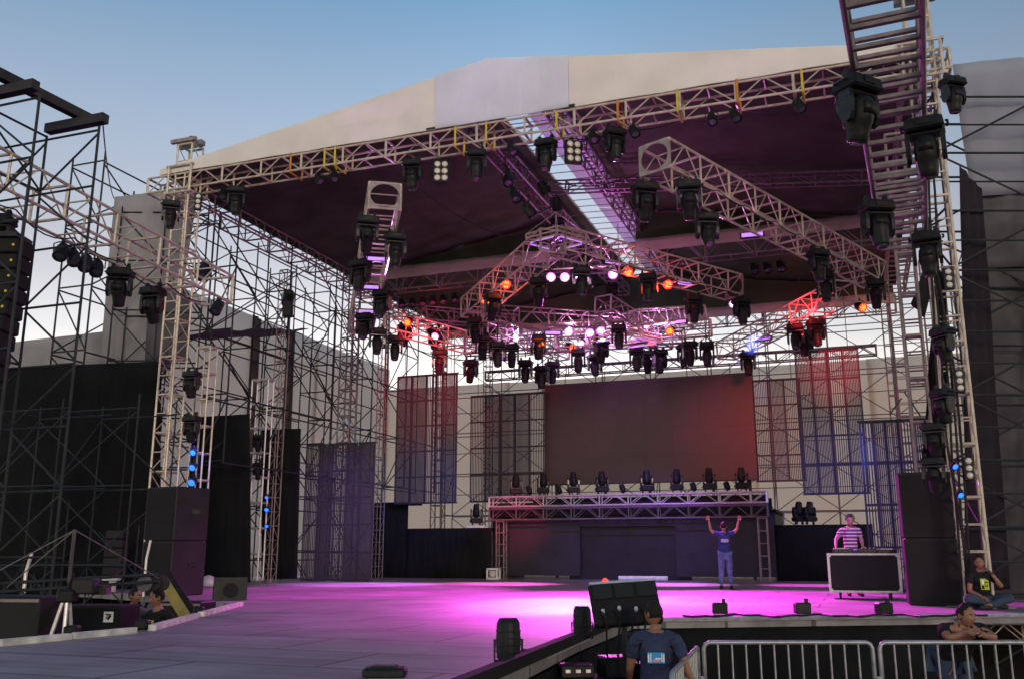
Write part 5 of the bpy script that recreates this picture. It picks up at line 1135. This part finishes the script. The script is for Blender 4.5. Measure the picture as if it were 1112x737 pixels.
# ------------------------------------------------------------------ cables, straps, right tower dressing
for k in range(5):
    t0 = TWR.p0; pts = []
    for i in range(26):
        z = ZS+.2+i*.42; x = .36+.05*math.sin(i*.7+k*1.3)+.03*k; pts.append(Vector((t0.x-.42+.05*k+.05*math.sin(i*.5+k), t0.y-.33-.02*k+.03*math.sin(i*.9+k*2), z)))
    tag(MB().path(pts, .022).build('tower_cable', M['cable']), f'black cable running up the right front tower, {ORD[k]} of a loose bundle', 'cable', 'cable bundle on the right front tower')
for px0, py0, px1, py1, d, c, lb in ((935, 238, 951, 215, 18.5, 'yellow', 'yellow strap slanting above the end of the outer right grid truss'), (952, 205, 953, 262, 18.5, 'green', 'green strap hanging above the end of the outer right grid truss'), (376, 452, 355, 484, 30, 'green', 'green strap from the left middle tower down to its left'), (376, 452, 390, 484, 30, 'green', 'green strap from the left middle tower down to its right'), (979, 432, 966, 450, 24, 'green', 'green strap above the indigo panel, left one'), (982, 425, 1000, 452, 24, 'green', 'green strap above the indigo panel, right one')):
    tag(MB().tube(P(px0, py0, d), P(px1, py1, d), .02, 5).build('ratchet_strap', M[c]), lb, 'strap')
def sag(a, b, s, n=14): return [a*(1-t)+b*t-EZ*s*4*t*(1-t) for t in [i/n for i in range(n+1)]]
for k, (a, b, s) in enumerate(((P(560, 176, 22.5), P(700, 185, 21), .5), (P(455, 205, 22.5), P(600, 262, 26), .4), (P(640, 300, 28), P(760, 335, 29), .35), (P(430, 370, 31), P(560, 385, 34), .4), (P(700, 370, 34), P(850, 360, 31), .4), (P(112, 137, 15.9), P(124, 216, 27), .2))):
    tag(MB().path(sag(a, b, s), .013, 5).build('hung_cable', M['cable']), ['black cable sagging below the clear fascia between two front heads', 'black cable sagging from the front truss to the diamond frame', 'black cable sagging under the inner right grid truss', 'black cable sagging between the red lit and the rear middle truss', 'black cable sagging between the low diamond frame and the right red lit truss', 'thin guy line from the left PA scaffold to the tall grey tarpaulin'][k], 'cable', 'sagging cables')
# understructure lattice seen under the right stage corner
a = Pz(1066, 672, 1.0); T_ = truss('lattice beam under the stage at the right border of the photo', a+Vector((0, .12, -.22)), a+Vector((3.2, .05, -.22)), .3, .3, .4, m='alu', r=.02, rl=.014, group='stage support beams', name='support_beam', cat='beam')

# ------------------------------------------------------------------ light
def spot(name, loc, tgt, col, e, ang, blend=.6, rad=.12):
    l = bpy.data.lights.new(name, 'SPOT'); l.energy = e; l.color = col; l.spot_size = R(ang); l.spot_blend = blend; l.shadow_soft_size = rad
    o = bpy.data.objects.new(name, l); COL.objects.link(o); o.location = loc; d = Vector(tgt)-Vector(loc); o.rotation_euler = d.to_track_quat('-Z', 'Y').to_euler()
MAG = (1, .055, .84); PNK = (1, .66, .95)
for px, py, d, tx, ty, e, an, c in ((598, 305, 30.3, 400, 640, 7000, 46, MAG), (613, 305, 30.2, 500, 650, 6500, 46, MAG), (629, 305, 30, 700, 650, 11500, 46, MAG), (665, 303, 29.4, 830, 648, 11500, 46, MAG), (617, 366, 33, 590, 655, 3600, 13, PNK), (652, 366, 33, 765, 651, 5600, 13, PNK), (677, 362, 33, 920, 652, 6500, 40, MAG), (640, 366, 33, 560, 680, 5800, 44, (1, .16, .84))):
    spot('stage_spot', P(px, py, d), Pz(tx, ty), c, e*SPOT, an)
RED = (1, .03, .05); BLU = (.10, .13, 1); VIO = (.45, .15, 1)
for loc, tgt, c, e, an in ((P(485, 388, 31.5), Pv(463, 425, 13.5), RED, 1100, 55), (P(440, 362, 30.4), P(468, 362, 33.5), RED, 700, 64), (P(500, 470, 29), Pv(463, 540, 13.5), BLU, 900, 40),
    (P(905, 345, 27.0), Pv(905, 400, 12), RED, 900, 42), (P(862, 340, 28.6), P(895, 330, 31), RED, 500, 70), (P(842, 388, 28.5), Pv(815, 478, 17), RED, 950, 50), (P(918, 452, 19.5), Pv(905, 520, 12), BLU, 1500, 24),
    (P(955, 420, 18.5), Pv(975, 560, 6), BLU, 420, 50), (P(992, 505, 15.7), P(925, 568, 20), VIO, 900, 13), (P(500, 480, 30), Pv(560, 560, 14.6), (1, .06, .22), 1300, 26), (P(690, 400, 28), Pv(690, 590, 14.7), (.3, .2, 1), 1600, 50), (P(530, 402, 30.5), Pz(400, 634), (.8, .2, 1), 7000, 40), (P(618, 404, 31), Pz(540, 633.5), (1, .12, .7), 8000, 38), (P(725, 396, 30), Pz(720, 634), (.85, .2, 1), 8000, 40), (P(830, 400, 28), Pz(880, 635), MAG, 5200, 30), (P(820, 360, 31), Pz(790, 600), BLU, 6000, 15),
    (P(211, 480, 23), P(230, 560, 24), BLU, 90, 90), (P(370, 420, 28.5), Pv(365, 560, 9.5), VIO, 700, 46), (P(606, 268, 27.5), P(604, 240, 27.0), VIO, 70, 100), (P(650, 290, 29), P(660, 262, 28), (1, .2, .9), 200, 110), (P(404, 330, 26.5), P(412, 240, 25), (.72, .25, 1), 900, 46), (P(770, 262, 25), P(790, 225, 23), (.8, .2, 1), 300, 60)):
    spot('stage_spot', loc, tgt, c, e*SPOT2, an, .9)
for px, py, d, c, e in ((548, 312, 29.2, (1, .12, .02), 22), (529, 329, 30.7, (1, .12, .02), 22), (684, 298, 28, (1, .05, .02), 30), (724, 312, 28.8, (1, .05, .02), 30), (587, 374, 32.5, (1, .12, .02), 22), (728, 362, 32.5, (1, .1, .02), 18), (620, 352, 33, (1, .4, .95), 110), (668, 350, 33.5, (1, .35, .95), 110), (632, 380, 35, (.8, .3, 1), 90), (720, 352, 33, (.7, .3, 1), 90), (560, 360, 34, (.8, .3, 1), 80), (630, 292, 29.5, (1, .35, .95), 70)):
    l = bpy.data.lights.new('lamp_spill', 'POINT'); l.energy = e; l.color = c; l.shadow_soft_size = .12; o = bpy.data.objects.new('lamp_spill', l); COL.objects.link(o); o.location = P(px, py, d)
# ------------------------------------------------------------------ world, sun, camera, view
w = bpy.data.worlds.new('World'); scene.world = w; w.use_nodes = True; nt = w.node_tree; bg = nt.nodes['Background']
sky = nt.nodes.new('ShaderNodeTexSky'); sky.sky_type = 'NISHITA'; sky.sun_disc = False
SE, SA = R(SUN_EL), R(SUN_AZ)        # azimuth: direction towards the sun, clockwise from +Y
sky.sun_elevation = SE; sky.sun_rotation = SA; sky.altitude = 0; sky.air_density = 1.0; sky.dust_density = DUST; sky.ozone_density = 2.0
tc = nt.nodes.new('ShaderNodeTexCoord'); sp_ = nt.nodes.new('ShaderNodeSeparateXYZ'); nt.links.new(tc.outputs['Generated'], sp_.inputs[0])
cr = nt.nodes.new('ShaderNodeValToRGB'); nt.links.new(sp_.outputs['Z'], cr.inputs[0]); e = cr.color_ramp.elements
e[0].position = 0; e[0].color = (2.6, 2.15, 1.75, 1); e[1].position = 1; e[1].color = (.08, .16, .34, 1)  # hidden low stops, boosted to backlight the rear tarpaulins
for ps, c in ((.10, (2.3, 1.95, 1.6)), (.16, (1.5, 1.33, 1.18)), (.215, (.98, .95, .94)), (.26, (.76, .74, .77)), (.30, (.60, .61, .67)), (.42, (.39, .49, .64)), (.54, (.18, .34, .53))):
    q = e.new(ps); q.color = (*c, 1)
# the glow is strongest behind the stage, the right side of the sky is deeper blue
xr_ = nt.nodes.new('ShaderNodeValToRGB'); mp_ = nt.nodes.new('ShaderNodeMapRange'); mp_.inputs['From Min'].default_value = -1; mp_.inputs['From Max'].default_value = 1
nt.links.new(sp_.outputs['X'], mp_.inputs['Value']); nt.links.new(mp_.outputs[0], xr_.inputs[0]); xe = xr_.color_ramp.elements
xe[0].position = .2; xe[0].color = (.60,)*3+(1,); xe[1].position = .8; xe[1].color = (.42,)*3+(1,)
for ps, c in ((.42, .72), (.52, .80), (.62, .66)): q = xe.new(ps); q.color = (c, c, c, 1)
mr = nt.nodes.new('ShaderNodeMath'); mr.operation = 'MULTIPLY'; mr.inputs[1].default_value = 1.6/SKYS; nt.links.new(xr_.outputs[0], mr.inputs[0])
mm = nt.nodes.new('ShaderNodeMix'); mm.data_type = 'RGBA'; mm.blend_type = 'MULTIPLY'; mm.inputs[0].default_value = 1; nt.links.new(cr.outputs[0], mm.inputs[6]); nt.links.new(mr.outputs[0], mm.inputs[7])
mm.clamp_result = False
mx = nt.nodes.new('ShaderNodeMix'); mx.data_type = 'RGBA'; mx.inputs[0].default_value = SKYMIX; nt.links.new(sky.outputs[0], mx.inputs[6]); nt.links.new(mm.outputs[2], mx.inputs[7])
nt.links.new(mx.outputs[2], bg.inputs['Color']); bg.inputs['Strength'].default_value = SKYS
sl = bpy.data.lights.new('sun', 'SUN'); sl.energy = SUNS; sl.angle = R(SUNANG); sl.color = (1, .84, .64)
so = bpy.data.objects.new('sun', sl); COL.objects.link(so)
to_sun = Vector((math.sin(SA)*math.cos(SE), math.cos(SA)*math.cos(SE), math.sin(SE))); so.rotation_euler = to_sun.to_track_quat('Z', 'Y').to_euler()
cam = bpy.data.cameras.new('camera'); cam.sensor_width = 36; cam.lens = 36*FPX/1112; cam.clip_end = 3000; cam.clip_start = .1
co = bpy.data.objects.new('camera', cam); COL.objects.link(co); co.location = CAMP; co.rotation_euler = (math.pi/2+TH, 0, 0); scene.camera = co
vs_ = scene.view_settings; vs_.view_transform = 'Standard'; vs_.look = 'None'; vs_.exposure = EXPO; vs_.gamma = 1
scene.cycles.use_denoising = True; scene.cycles.max_bounces = 6; scene.cycles.sample_clamp_indirect = 6
